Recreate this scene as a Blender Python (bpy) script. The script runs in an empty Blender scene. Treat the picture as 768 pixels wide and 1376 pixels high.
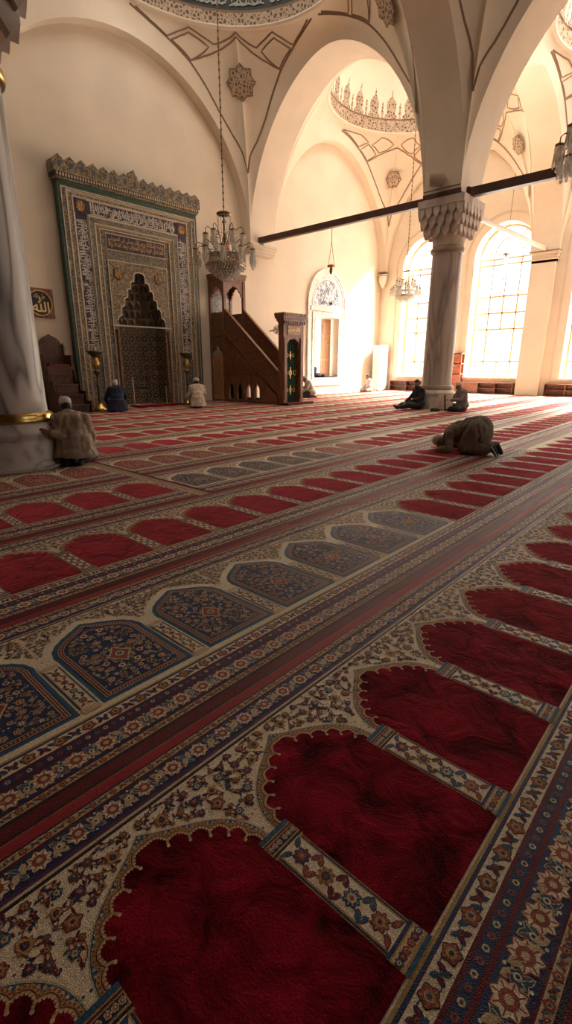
import bpy, bmesh, math, random
import numpy as np
from mathutils import Vector, Matrix, noise
from mathutils.geometry import tessellate_polygon
PI = math.pi
C = bpy.context.scene.collection
R = math.radians

# ------------------------------------------------------------------ materials
MATS = {}
def lin(c):
    return tuple((x/12.92 if x <= .04045 else ((x+.055)/1.055)**2.4) for x in c)
def hexc(h):
    return lin(tuple(int(h[i:i+2], 16)/255 for i in (0, 2, 4)))
def mat(name, col, rough=.6, metal=0, spec=.5, var=.0, vscale=8, col2=None, bump=0, bscale=40, sheen=0, detail=4, coat=0, stretch=(1,1,1), contrast=(.35,.65)):
    if name in MATS: return MATS[name]
    m = bpy.data.materials.new(name); m.use_nodes = True
    nt = m.node_tree; b = nt.nodes['Principled BSDF']
    b.inputs['Base Color'].default_value = (*col, 1); b.inputs['Roughness'].default_value = rough
    b.inputs['Metallic'].default_value = metal; b.inputs['Specular IOR Level'].default_value = spec
    if sheen:
        b.inputs['Sheen Weight'].default_value = sheen; b.inputs['Sheen Roughness'].default_value = .45
        b.inputs['Sheen Tint'].default_value = (*[min(1, x*1.6+.12) for x in col], 1)
    if coat: b.inputs['Coat Weight'].default_value = coat
    tc = nt.nodes.new('ShaderNodeTexCoord'); mp = nt.nodes.new('ShaderNodeMapping')
    mp.inputs['Scale'].default_value = stretch
    nt.links.new(tc.outputs['Object'], mp.inputs['Vector'])
    if var or col2:
        n = nt.nodes.new('ShaderNodeTexNoise'); n.inputs['Scale'].default_value = vscale; n.inputs['Detail'].default_value = detail
        nt.links.new(mp.outputs[0], n.inputs['Vector'])
        r = nt.nodes.new('ShaderNodeValToRGB'); r.color_ramp.elements[0].position = contrast[0]; r.color_ramp.elements[1].position = contrast[1]
        c2 = col2 if col2 else tuple(x*(1-var) for x in col)
        c1 = col if col2 else tuple(min(1, x*(1+var)) for x in col)
        r.color_ramp.elements[0].color = (*c2, 1); r.color_ramp.elements[1].color = (*c1, 1)
        nt.links.new(n.outputs['Fac'], r.inputs['Fac']); nt.links.new(r.outputs['Color'], b.inputs['Base Color'])
    if bump:
        n2 = nt.nodes.new('ShaderNodeTexNoise'); n2.inputs['Scale'].default_value = bscale; n2.inputs['Detail'].default_value = 3
        nt.links.new(mp.outputs[0], n2.inputs['Vector'])
        bp = nt.nodes.new('ShaderNodeBump'); bp.inputs['Strength'].default_value = bump; bp.inputs['Distance'].default_value = .02
        nt.links.new(n2.outputs['Fac'], bp.inputs['Height']); nt.links.new(bp.outputs['Normal'], b.inputs['Normal'])
    MATS[name] = m
    return m

def tile_mat(name, cols, scale, rough=.25, grout=(.5,.42,.3), gw=.08, rnd=1.0, stretch=(1,1,1)):
    """small glazed mosaic: voronoi cells in a palette with pale outlines"""
    if name in MATS: return MATS[name]
    m = bpy.data.materials.new(name); m.use_nodes = True; nt = m.node_tree; b = nt.nodes['Principled BSDF']
    b.inputs['Roughness'].default_value = rough; b.inputs['Specular IOR Level'].default_value = .35
    tc = nt.nodes.new('ShaderNodeTexCoord'); mp = nt.nodes.new('ShaderNodeMapping'); mp.inputs['Scale'].default_value = stretch
    nt.links.new(tc.outputs['Object'], mp.inputs['Vector'])
    v = nt.nodes.new('ShaderNodeTexVoronoi'); v.inputs['Scale'].default_value = scale; v.inputs['Randomness'].default_value = rnd
    nt.links.new(mp.outputs[0], v.inputs['Vector'])
    sp = nt.nodes.new('ShaderNodeSeparateColor'); nt.links.new(v.outputs['Color'], sp.inputs[0])
    r = nt.nodes.new('ShaderNodeValToRGB'); r.color_ramp.interpolation = 'CONSTANT'
    el = r.color_ramp.elements; n = len(cols)
    while len(el) < n: el.new(.5)
    for i, c in enumerate(cols):
        el[i].position = i/n
    for i, c in enumerate(cols): el[i].color = (*c, 1)
    nt.links.new(sp.outputs[0], r.inputs['Fac'])
    e = nt.nodes.new('ShaderNodeTexVoronoi'); e.feature = 'DISTANCE_TO_EDGE'; e.inputs['Scale'].default_value = scale; e.inputs['Randomness'].default_value = rnd
    nt.links.new(mp.outputs[0], e.inputs['Vector'])
    lt = nt.nodes.new('ShaderNodeMath'); lt.operation = 'LESS_THAN'; lt.inputs[1].default_value = gw
    nt.links.new(e.outputs['Distance'], lt.inputs[0])
    mx = nt.nodes.new('ShaderNodeMix'); mx.data_type = 'RGBA'
    nt.links.new(lt.outputs[0], mx.inputs['Factor']); nt.links.new(r.outputs['Color'], mx.inputs['A']); mx.inputs['B'].default_value = (*grout, 1)
    nt.links.new(mx.outputs['Result'], b.inputs['Base Color'])
    MATS[name] = m
    return m

def marble_mat(name, light, mid, dark, scale=1.2, rough=.25, stretch=(1,1,.25), mult=5.0):
    if name in MATS: return MATS[name]
    m = bpy.data.materials.new(name); m.use_nodes = True; nt = m.node_tree; b = nt.nodes['Principled BSDF']
    b.inputs['Roughness'].default_value = rough
    tc = nt.nodes.new('ShaderNodeTexCoord'); mp = nt.nodes.new('ShaderNodeMapping'); mp.inputs['Scale'].default_value = stretch
    nt.links.new(tc.outputs['Object'], mp.inputs['Vector'])
    n = nt.nodes.new('ShaderNodeTexNoise'); n.inputs['Scale'].default_value = scale; n.inputs['Detail'].default_value = 2.5; n.inputs['Distortion'].default_value = .6
    nt.links.new(mp.outputs[0], n.inputs['Vector'])
    ml = nt.nodes.new('ShaderNodeMath'); ml.operation = 'MULTIPLY'; ml.inputs[1].default_value = mult
    nt.links.new(n.outputs['Fac'], ml.inputs[0])
    fr = nt.nodes.new('ShaderNodeMath'); fr.operation = 'PINGPONG'; fr.inputs[1].default_value = .5
    nt.links.new(ml.outputs[0], fr.inputs[0])
    n2 = nt.nodes.new('ShaderNodeTexNoise'); n2.inputs['Scale'].default_value = scale*9; n2.inputs['Detail'].default_value = 5
    nt.links.new(mp.outputs[0], n2.inputs['Vector'])
    ad = nt.nodes.new('ShaderNodeMath'); ad.operation = 'MULTIPLY_ADD'; ad.inputs[1].default_value = .22
    nt.links.new(n2.outputs['Fac'], ad.inputs[0]); nt.links.new(fr.outputs[0], ad.inputs[2])
    r = nt.nodes.new('ShaderNodeValToRGB'); el = r.color_ramp.elements
    el[0].position = .08; el[0].color = (*dark, 1); el[1].position = .55; el[1].color = (*light, 1)
    x = el.new(.24); x.color = (*mid, 1); y = el.new(.36); y.color = (*[a*.94 for a in light], 1)
    nt.links.new(ad.outputs[0], r.inputs['Fac']); nt.links.new(r.outputs['Color'], b.inputs['Base Color'])
    MATS[name] = m
    return m

def carved_mat(name, col, dark, scale=18, rough=.45, depth=.5, lw=.12):
    """carved wood or stucco: raised curls from voronoi over a darker ground"""
    if name in MATS: return MATS[name]
    m = bpy.data.materials.new(name); m.use_nodes = True; nt = m.node_tree; b = nt.nodes['Principled BSDF']
    b.inputs['Roughness'].default_value = rough
    tc = nt.nodes.new('ShaderNodeTexCoord')
    v = nt.nodes.new('ShaderNodeTexVoronoi'); v.feature = 'DISTANCE_TO_EDGE'; v.inputs['Scale'].default_value = scale
    nt.links.new(tc.outputs['Object'], v.inputs['Vector'])
    r = nt.nodes.new('ShaderNodeValToRGB'); r.color_ramp.elements[0].position = lw*.6; r.color_ramp.elements[1].position = lw*1.6
    r.color_ramp.elements[0].color = (*col, 1); r.color_ramp.elements[1].color = (*dark, 1)
    nt.links.new(v.outputs['Distance'], r.inputs['Fac']); nt.links.new(r.outputs['Color'], b.inputs['Base Color'])
    bp = nt.nodes.new('ShaderNodeBump'); bp.inputs['Strength'].default_value = depth; bp.inputs['Distance'].default_value = .03; bp.invert = True
    nt.links.new(v.outputs['Distance'], bp.inputs['Height']); nt.links.new(bp.outputs['Normal'], b.inputs['Normal'])
    MATS[name] = m
    return m

def glass_mat(name, tint=(1,1,1), gl=.08, rough=.02):
    if name in MATS: return MATS[name]
    m = bpy.data.materials.new(name); m.use_nodes = True; nt = m.node_tree
    nt.nodes.remove(nt.nodes['Principled BSDF']); out = nt.nodes['Material Output']
    t = nt.nodes.new('ShaderNodeBsdfTransparent'); t.inputs[0].default_value = (*tint, 1)
    g = nt.nodes.new('ShaderNodeBsdfGlossy'); g.inputs['Roughness'].default_value = rough
    mx = nt.nodes.new('ShaderNodeMixShader'); mx.inputs[0].default_value = gl
    nt.links.new(t.outputs[0], mx.inputs[1]); nt.links.new(g.outputs[0], mx.inputs[2]); nt.links.new(mx.outputs[0], out.inputs[0])
    MATS[name] = m
    return m

def crystal_mat(name):
    if name in MATS: return MATS[name]
    m = bpy.data.materials.new(name); m.use_nodes = True; nt = m.node_tree
    b = nt.nodes['Principled BSDF']; out = nt.nodes['Material Output']
    b.inputs['Base Color'].default_value = (.97,.95,.90,1); b.inputs['Roughness'].default_value = .07; b.inputs['Specular IOR Level'].default_value = 1.0
    t = nt.nodes.new('ShaderNodeBsdfTransparent'); t.inputs[0].default_value = (.93,.9,.85,1)
    lw = nt.nodes.new('ShaderNodeLayerWeight'); lw.inputs['Blend'].default_value = .35
    mr = nt.nodes.new('ShaderNodeMapRange'); mr.inputs['To Min'].default_value = .55; mr.inputs['To Max'].default_value = .95
    nt.links.new(lw.outputs['Facing'], mr.inputs['Value'])
    mx = nt.nodes.new('ShaderNodeMixShader')
    nt.links.new(mr.outputs[0], mx.inputs[0]); nt.links.new(t.outputs[0], mx.inputs[1]); nt.links.new(b.outputs[0], mx.inputs[2]); nt.links.new(mx.outputs[0], out.inputs[0])
    MATS[name] = m
    return m

# ------------------------------------------------------------------ mesh builder
class MB:
    def __init__(s): s.v = []; s.f = []; s.m = []; s.sm = []
    def add(s, vs, fs, mi=0, smooth=False):
        o = len(s.v); s.v += [tuple(p) for p in vs]
        for f in fs: s.f.append([o+i for i in f]); s.m.append(mi); s.sm.append(smooth)
    def box(s, c, d, mi=0, rz=0, M=None):
        x, y, z = d[0]/2, d[1]/2, d[2]/2
        vs = [(a*x, b*y, e*z) for e in (-1,1) for b in (-1,1) for a in (-1,1)]
        if rz: vs = [(p[0]*math.cos(rz)-p[1]*math.sin(rz), p[0]*math.sin(rz)+p[1]*math.cos(rz), p[2]) for p in vs]
        if M: vs = [tuple(M @ Vector(p)) for p in vs]
        vs = [(p[0]+c[0], p[1]+c[1], p[2]+c[2]) for p in vs]
        s.add(vs, [(0,2,3,1),(4,5,7,6),(0,1,5,4),(2,6,7,3),(0,4,6,2),(1,3,7,5)], mi)
    def bx(s, x0, x1, y0, y1, z0, z1, mi=0):
        s.box(((x0+x1)/2,(y0+y1)/2,(z0+z1)/2), (abs(x1-x0),abs(y1-y0),abs(z1-z0)), mi)
    def lathe(s, prof, c=(0,0,0), n=24, mi=0, smooth=True, a0=0, a1=2*PI, sx=1, sy=1):
        full = abs(a1-a0-2*PI) < 1e-6; k = n if full else n+1
        vs = []
        for r, z in prof:
            for i in range(k):
                a = a0+(a1-a0)*i/n
                vs.append((c[0]+r*sx*math.cos(a), c[1]+r*sy*math.sin(a), c[2]+z))
        fs = []
        for j in range(len(prof)-1):
            for i in range(n):
                i2 = (i+1) % k
                fs.append((j*k+i, j*k+i2, (j+1)*k+i2, (j+1)*k+i))
        s.add(vs, fs, mi, smooth)
        if full:
            if prof[0][0] > 1e-4: s.add(vs[:k], [tuple(range(k))[::-1]], mi)
            if prof[-1][0] > 1e-4: s.add(vs[-k:], [tuple(range(k))], mi)
    def tube(s, pts, r, n=8, mi=0, smooth=True, cap=True):
        pts = [Vector(p) for p in pts]; rs = r if isinstance(r, (list, tuple)) else [r]*len(pts)
        vs = []; up = Vector((0,0,1))
        u = None
        for i, p in enumerate(pts):
            t = (pts[min(i+1, len(pts)-1)]-pts[max(i-1, 0)])
            if t.length < 1e-9: t = Vector((0,0,1))
            t.normalize()
            if u is None:
                u = t.cross(up if abs(t.z) < .95 else Vector((1,0,0))).normalized()
            else:
                u = (u-t*u.dot(t)); u = u.normalized() if u.length > 1e-6 else t.orthogonal().normalized()
            w = t.cross(u)
            for k in range(n):
                a = 2*PI*k/n
                vs.append(tuple(p+(u*math.cos(a)+w*math.sin(a))*rs[i]))
        fs = []
        for j in range(len(pts)-1):
            for k in range(n): fs.append((j*n+k, j*n+(k+1)%n, (j+1)*n+(k+1)%n, (j+1)*n+k))
        s.add(vs, fs, mi, smooth)
        if cap:
            s.add(vs[:n], [tuple(range(n))[::-1]], mi); s.add(vs[-n:], [tuple(range(n))], mi)
    def ell(s, c, r, n=12, m=8, mi=0, M=None, smooth=True):
        if not isinstance(r, (tuple, list)): r = (r, r, r)
        vs = [(0,0,-1)]
        for j in range(1, m):
            b = -PI/2+PI*j/m
            for i in range(n):
                a = 2*PI*i/n; vs.append((math.cos(b)*math.cos(a), math.cos(b)*math.sin(a), math.sin(b)))
        vs.append((0,0,1)); fs = []
        for i in range(n): fs.append((0, 1+(i+1)%n, 1+i))
        for j in range(m-2):
            for i in range(n): fs.append((1+j*n+i, 1+j*n+(i+1)%n, 1+(j+1)*n+(i+1)%n, 1+(j+1)*n+i))
        t = 1+(m-2)*n; L = len(vs)-1
        for i in range(n): fs.append((t+i, t+(i+1)%n, L))
        out = []
        for p in vs:
            q = Vector((p[0]*r[0], p[1]*r[1], p[2]*r[2]))
            if M: q = M @ q
            out.append((q.x+c[0], q.y+c[1], q.z+c[2]))
        s.add(out, fs, mi, smooth)
    def plate(s, outer, holes, fn, d0, d1, mi=0, mi_side=None, back=True):
        """2-D outline with holes, extruded from d0 (front) to d1; fn(u,v,d) -> xyz"""
        loops = [list(outer)]+[list(h) for h in holes]
        flat = [p for l in loops for p in l]
        tris = tessellate_polygon([[Vector((p[0], p[1], 0)) for p in l] for l in loops])
        s.add([fn(p[0], p[1], d0) for p in flat], tris, mi)
        if d1 is None: return
        if back: s.add([fn(p[0], p[1], d1) for p in flat], [t[::-1] for t in tris], mi)
        ms = mi if mi_side is None else mi_side
        for l in loops:
            n = len(l)
            s.add([fn(p[0], p[1], d0) for p in l]+[fn(p[0], p[1], d1) for p in l], [(i, (i+1)%n, n+(i+1)%n, n+i) for i in range(n)], ms)
    def strip(s, A, B, mi=0, smooth=False, closed=False):
        n = len(A)
        s.add(list(A)+list(B), [(i, (i+1)%n, n+(i+1)%n, n+i) for i in range(n if closed else n-1)], mi, smooth)
    def grid(s, rows, mi=0, smooth=True):
        k = len(rows[0]); vs = [p for r in rows for p in r]
        s.add(vs, [(j*k+i, j*k+i+1, (j+1)*k+i+1, (j+1)*k+i) for j in range(len(rows)-1) for i in range(k-1)], mi, smooth)
    def build(s, name, mats, parent=None, loc=None):
        me = bpy.data.meshes.new(name)
        nv = len(s.v); lens = np.array([len(f) for f in s.f], dtype=np.int32)
        me.vertices.add(nv); me.vertices.foreach_set('co', np.array(s.v, dtype=np.float32).ravel())
        idx = np.array([i for f in s.f for i in f], dtype=np.int32)
        me.loops.add(len(idx)); me.loops.foreach_set('vertex_index', idx)
        me.polygons.add(len(lens))
        st = np.zeros(len(lens), dtype=np.int32); st[1:] = np.cumsum(lens)[:-1]
        me.polygons.foreach_set('loop_start', st)
        if not isinstance(mats, (list, tuple)): mats = [mats]
        for m in mats: me.materials.append(m)
        me.polygons.foreach_set('material_index', np.array(s.m, dtype=np.int32))
        me.polygons.foreach_set('use_smooth', np.array(s.sm, dtype=bool))
        me.update(calc_edges=True); me.validate()
        o = bpy.data.objects.new(name, me); C.objects.link(o)
        if loc is not None:                                    # move the origin to loc, keeping the shape where it is
            me.transform(Matrix.Translation(-Vector(loc))); o.location = loc
        if parent is not None:
            o.parent = parent; 
            pl = world_loc(parent)
            if loc is None: me.transform(Matrix.Translation(-pl))
            else: o.location = Vector(loc)-pl
        return o

def world_loc(o):
    v = Vector((0,0,0))
    while o is not None: v += o.location; o = o.parent
    return v
def tag(o, label=None, cat=None, group=None, kind=None):
    if label: o['label'] = label
    if cat: o['category'] = cat
    if group: o['group'] = group
    if kind: o['kind'] = kind
    return o
def struct(o): o['kind'] = 'structure'; return o
def thing(name, loc, label, cat, group=None):
    o = bpy.data.objects.new(name, None); C.objects.link(o); o.location = loc; o.empty_display_size = .2
    return tag(o, label, cat, group)
def copy_tree(o, parent=None):
    c = o.copy(); C.objects.link(c)
    if parent is not None: c.parent = parent
    for ch in o.children: copy_tree(ch, c)
    return c
def place(bm, M):
    bm.v = [tuple(M @ Vector(p)) for p in bm.v]; return bm

# palette
PLASTER = mat('plaster', (.72,.625,.495), .85, var=.05, vscale=.7, bump=.06, bscale=25)
PLASTER2 = mat('plaster_trim', (.62,.53,.42), .8, var=.06, vscale=1.5)
LINE = mat('painted_line', (.24,.155,.10), .8)
ORNA = carved_mat('painted_ornament', (.44,.33,.23), (.12,.075,.045), scale=9, rough=.8, depth=0, lw=.16)
GREENBAND = mat('inscription_ground', (.012,.022,.018), .5)
WHITEP = mat('white_paint', (.72,.68,.6), .6)
BRASS = mat('brass', (.62,.42,.14), .28, metal=1, var=.2, vscale=6)
DARKBRASS = mat('dark_brass', (.22,.15,.07), .4, metal=1)
WOOD = mat('dark_wood', (.205,.080,.036), .42, var=.35, vscale=3, bump=.15, bscale=30, stretch=(6,6,1))
WOOD2 = mat('light_wood', (.42,.22,.09), .45, var=.3, vscale=3, stretch=(6,6,1))
CARVED = carved_mat('carved_wood', (.24,.10,.045), (.07,.028,.013), scale=15, rough=.4, depth=.7)
CARVED_D = carved_mat('carved_black_wood', (.125,.052,.027), (.04,.017,.009), scale=18, rough=.45, depth=.7)
WOOD_D = mat('black_wood', (.10,.042,.022), .42, var=.3, vscale=3, stretch=(6,6,1))
CARVED2 = carved_mat('carved_light_wood', (.42,.22,.10), (.24,.12,.05), scale=14, rough=.45, depth=.6)
BEAM = mat('beam_wood', (.075,.028,.017), .5, var=.25, vscale=3)
MARBLE_L = marble_mat('veined_marble', (.66,.62,.565), (.42,.39,.36), (.15,.135,.12), scale=.75, rough=.5, mult=7.5, stretch=(1.15,1.15,.30))
MARBLE_R = marble_mat('grey_marble', (.50,.425,.37), (.40,.335,.295), (.27,.225,.195), scale=1.4, rough=.5, stretch=(1.3,1.3,.16))
MARBLE_W = marble_mat('white_marble', (.70,.64,.57), (.62,.56,.5), (.5,.45,.4), scale=1.5, stretch=(1,1,1))
MARBLE_B = marble_mat('base_marble', (.66,.62,.57), (.54,.50,.46), (.33,.30,.27), scale=1.3, rough=.5, stretch=(1,1,1.6))
STONE = mat('carved_stone', (.58,.49,.42), .7, var=.15, vscale=3, bump=.1)
CRYSTAL = crystal_mat('crystal')
GLASS = glass_mat('window_glass')
# ================================================================== the room
YQ = 16.0          # qibla wall
XE = 25.4          # window wall
CX0, CY0 = 10.2, 11.9
def og(t):
    t = min(1, abs(t)); return max(0, 1-t**1.8)**.55
ZS = 6.2
def arch_y(y0, y1, rise=4.95):
    c, h = (y0+y1)/2, (y1-y0)/2
    return lambda q: ZS+rise*og((q-c)/h)
def arch_x(x0, x1, rise=4.75):
    c, h = (x0+x1)/2, (x1-x0)/2
    return lambda q: ZS+rise*og((q-c)/h)
def qibla_main(x):
    d = x-10.2
    return 5.95+math.sqrt(max(0, 4.88**2-d*d))
def trans_main(x):
    d = x-10.2
    if d > 0: return ZS+4.9*math.sqrt(max(0, 1-(d/4.9)**2))
    return ZS+4.9*math.sqrt(max(0, 1-(d/6.9)**2))
def spaced(a, b, n):        # denser towards both ends, where arches are steep
    return [a+(b-a)*(.5-.5*math.cos(PI*i/n)) for i in range(n+1)]

# -------- floor slab under the carpets
m = MB(); m.bx(-6.2, 27, -5.2, 17, -.3, -.012)
struct(m.build('floor', mat('floor_stone', (.32,.27,.22), .7)))

# -------- qibla wall with its window opening
WX0, WX1, WZ0, WZ1 = 19.56, 21.5, .82, 3.62
m = MB()
m.plate([(-6.2,0),(27,0),(27,17.2),(-6.2,17.2)], [[(WX0,WZ0),(WX0,WZ1),(WX1,WZ1),(WX1,WZ0)], [(9.1,.001),(9.1,4.38),(10.94,4.38),(10.94,.001)]], lambda u,v,d: (u,d,v), YQ, YQ+.8)
struct(m.build('wall_north', PLASTER))

# -------- window wall
WIN = [(13.3,1.36), (9.45,1.37), (5.0,1.37)]
WSILL, WSPR, = .80, 6.28
def arch_out(c, hw, sill, spr, n=24, rise=None):
    rise = rise or hw
    return [(c+hw, sill)]+[(c+hw*math.cos(PI*i/n), spr+rise*math.sin(PI*i/n)) for i in range(n+1)]+[(c-hw, sill)]
m = MB()
m.plate([(-5.2,0),(YQ,0),(YQ,17.2),(-5.2,17.2)], [arch_out(c, hw, WSILL, WSPR) for c, hw in WIN], lambda u,v,d: (d,u,v), XE, XE+.75)
struct(m.build('wall_east', PLASTER))
m = MB()                                             # thin raised architrave line round every window
for c, hw in WIN:
    A = arch_out(c, hw+.34, .62, WSPR); B = arch_out(c, hw+.42, .62, WSPR)
    m.plate(A[::-1]+B, [], lambda u,v,d: (d,u,v), XE-.035, XE)
    m.bx(XE-.10, XE+.1, c-hw-.05, c+hw+.05, WSILL-.07, WSILL)
struct(m.build('trim_1', PLASTER2))
# -------- other sides, never in view, coloured dark to cut bounced light
DIM = mat('unseen_dark', (.16,.10,.07), .8)
m = MB(); m.bx(-6.6, -6.2, -5.2, 17, 0, 17.2); struct(m.build('wall_west', DIM))
m = MB(); m.bx(-6.2, 27, -5.6, -5.2, 0, 17.2); struct(m.build('wall_south', mat('unseen_dark', (.16,.10,.07), .8)))
m = MB(); m.bx(-6.6, 27, -5.6, 17, 17.2, 17.5)
m.bx(-6.6, 1.95, -5.6, 17, 12.2, 12.5); m.bx(1.9, 16.4, -5.6, -1.55, 9.5, 10)
struct(m.build('ceiling', DIM))

# -------- piers, arches, pendentives and domes
PW0, PW1 = 15.1, 16.45      # arcade thickness in x
PY0, PY1 = 7.06, 8.2       # pier thickness in y
SOUTH = -.4
A1 = arch_y(PY1, 15.6); A2 = arch_y(SOUTH, PY0)
m = MB()
def soffit_x(f, s0, s1, x0, x1, n=48):     # arch running in y, thick in x
    q = spaced(s0, s1, n)
    m.strip([(x0,y,f(y)) for y in q], [(x1,y,f(y)) for y in q], smooth=True)
def soffit_y(f, s0, s1, y0, y1, n=48):
    q = spaced(s0, s1, n)
    m.strip([(x,y0,f(x)) for x in q], [(x,y1,f(x)) for x in q], smooth=True)
soffit_x(A1, PY1, 15.6, PW0, PW1); soffit_x(A2, SOUTH, PY0, PW0, PW1)
soffit_x(A1, PY1, 15.6, 1.95, 3.3); soffit_x(A2, SOUTH, PY0, 1.95, 3.3)
soffit_y(trans_main, 3.3, PW0, PY0, PY1)
SX = arch_x(PW1, 25.1)
soffit_y(SX, PW1, 25.1, PY0, PY1)
soffit_y(qibla_main, 5.32, 15.08, 15.6, YQ)
SQ = lambda x: SX(x)-.2
soffit_y(SX, PW1, 25.1, 15.6, YQ)
soffit_x(A1, PY1, 15.6, 25.1, XE); soffit_x(A2, SOUTH, PY0, 25.1, XE)
# masonry blocks of the piers up to the springing, hidden cores above
struct(m.build('trim_2', PLASTER))
m = MB()
m.bx(PW0, PW1, PY0, PY1, 6.06, 7.0); m.bx(1.95, 3.3, PY0, PY1, 6.06, 7.0)
m.bx(PW0, PW1, 15.6, YQ, 5.98, 7.0); m.bx(3.3, 5.32, 15.6, YQ, 0, 6.0)
m.bx(PW0, PW1, -1.6, SOUTH, 0, 6.6); m.bx(1.95, 3.3, -5.2, SOUTH, 5.8, 6.6)
m.bx(25.1, XE, PY0-.02, PY1+.02, 6.1, 6.6); m.bx(25.16, XE, PY0+.06, PY1-.06, 0, 6.1)
m.bx(25.1, XE, -1.6, SOUTH, 0, 6.6)
struct(m.build('wall_arcade', PLASTER))
# impost mouldings
m = MB()
def impost(x0, x1, y0, y1, zt=6.06, mi=0):
    for i, (o, h0, h1) in enumerate(((.10,-.10,0),(.06,-.2,-.10),(.03,-.32,-.2),(.0,-.42,-.32))):
        m.bx(x0-o, x1+o, y0-o, y1, zt+h0, zt+h1, mi)
impost(PW0, PW1, 15.62, YQ)
impost(25.16, XE, PY0+.06, PY1-.06, 6.1)
m.bx(25.05, XE-.001, PY0-.04, PY1+.04, 6.1, 6.15, 1)
struct(m.build('trim_3', [PLASTER2, LINE]))
m = MB(); m.lathe([(.02,-.62),(.10,-.52),(.2,-.34),(.23,-.2),(.235,-.05),(.28,-.04),(.28,0),(.27,.04)], (25.12,15.72,6.0), 16); m.lathe([(.285,0),(.285,.035)], (25.12,15.72,5.96), 16, mi=1)
struct(m.build('trim_4', [PLASTER2, LINE]))

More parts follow.
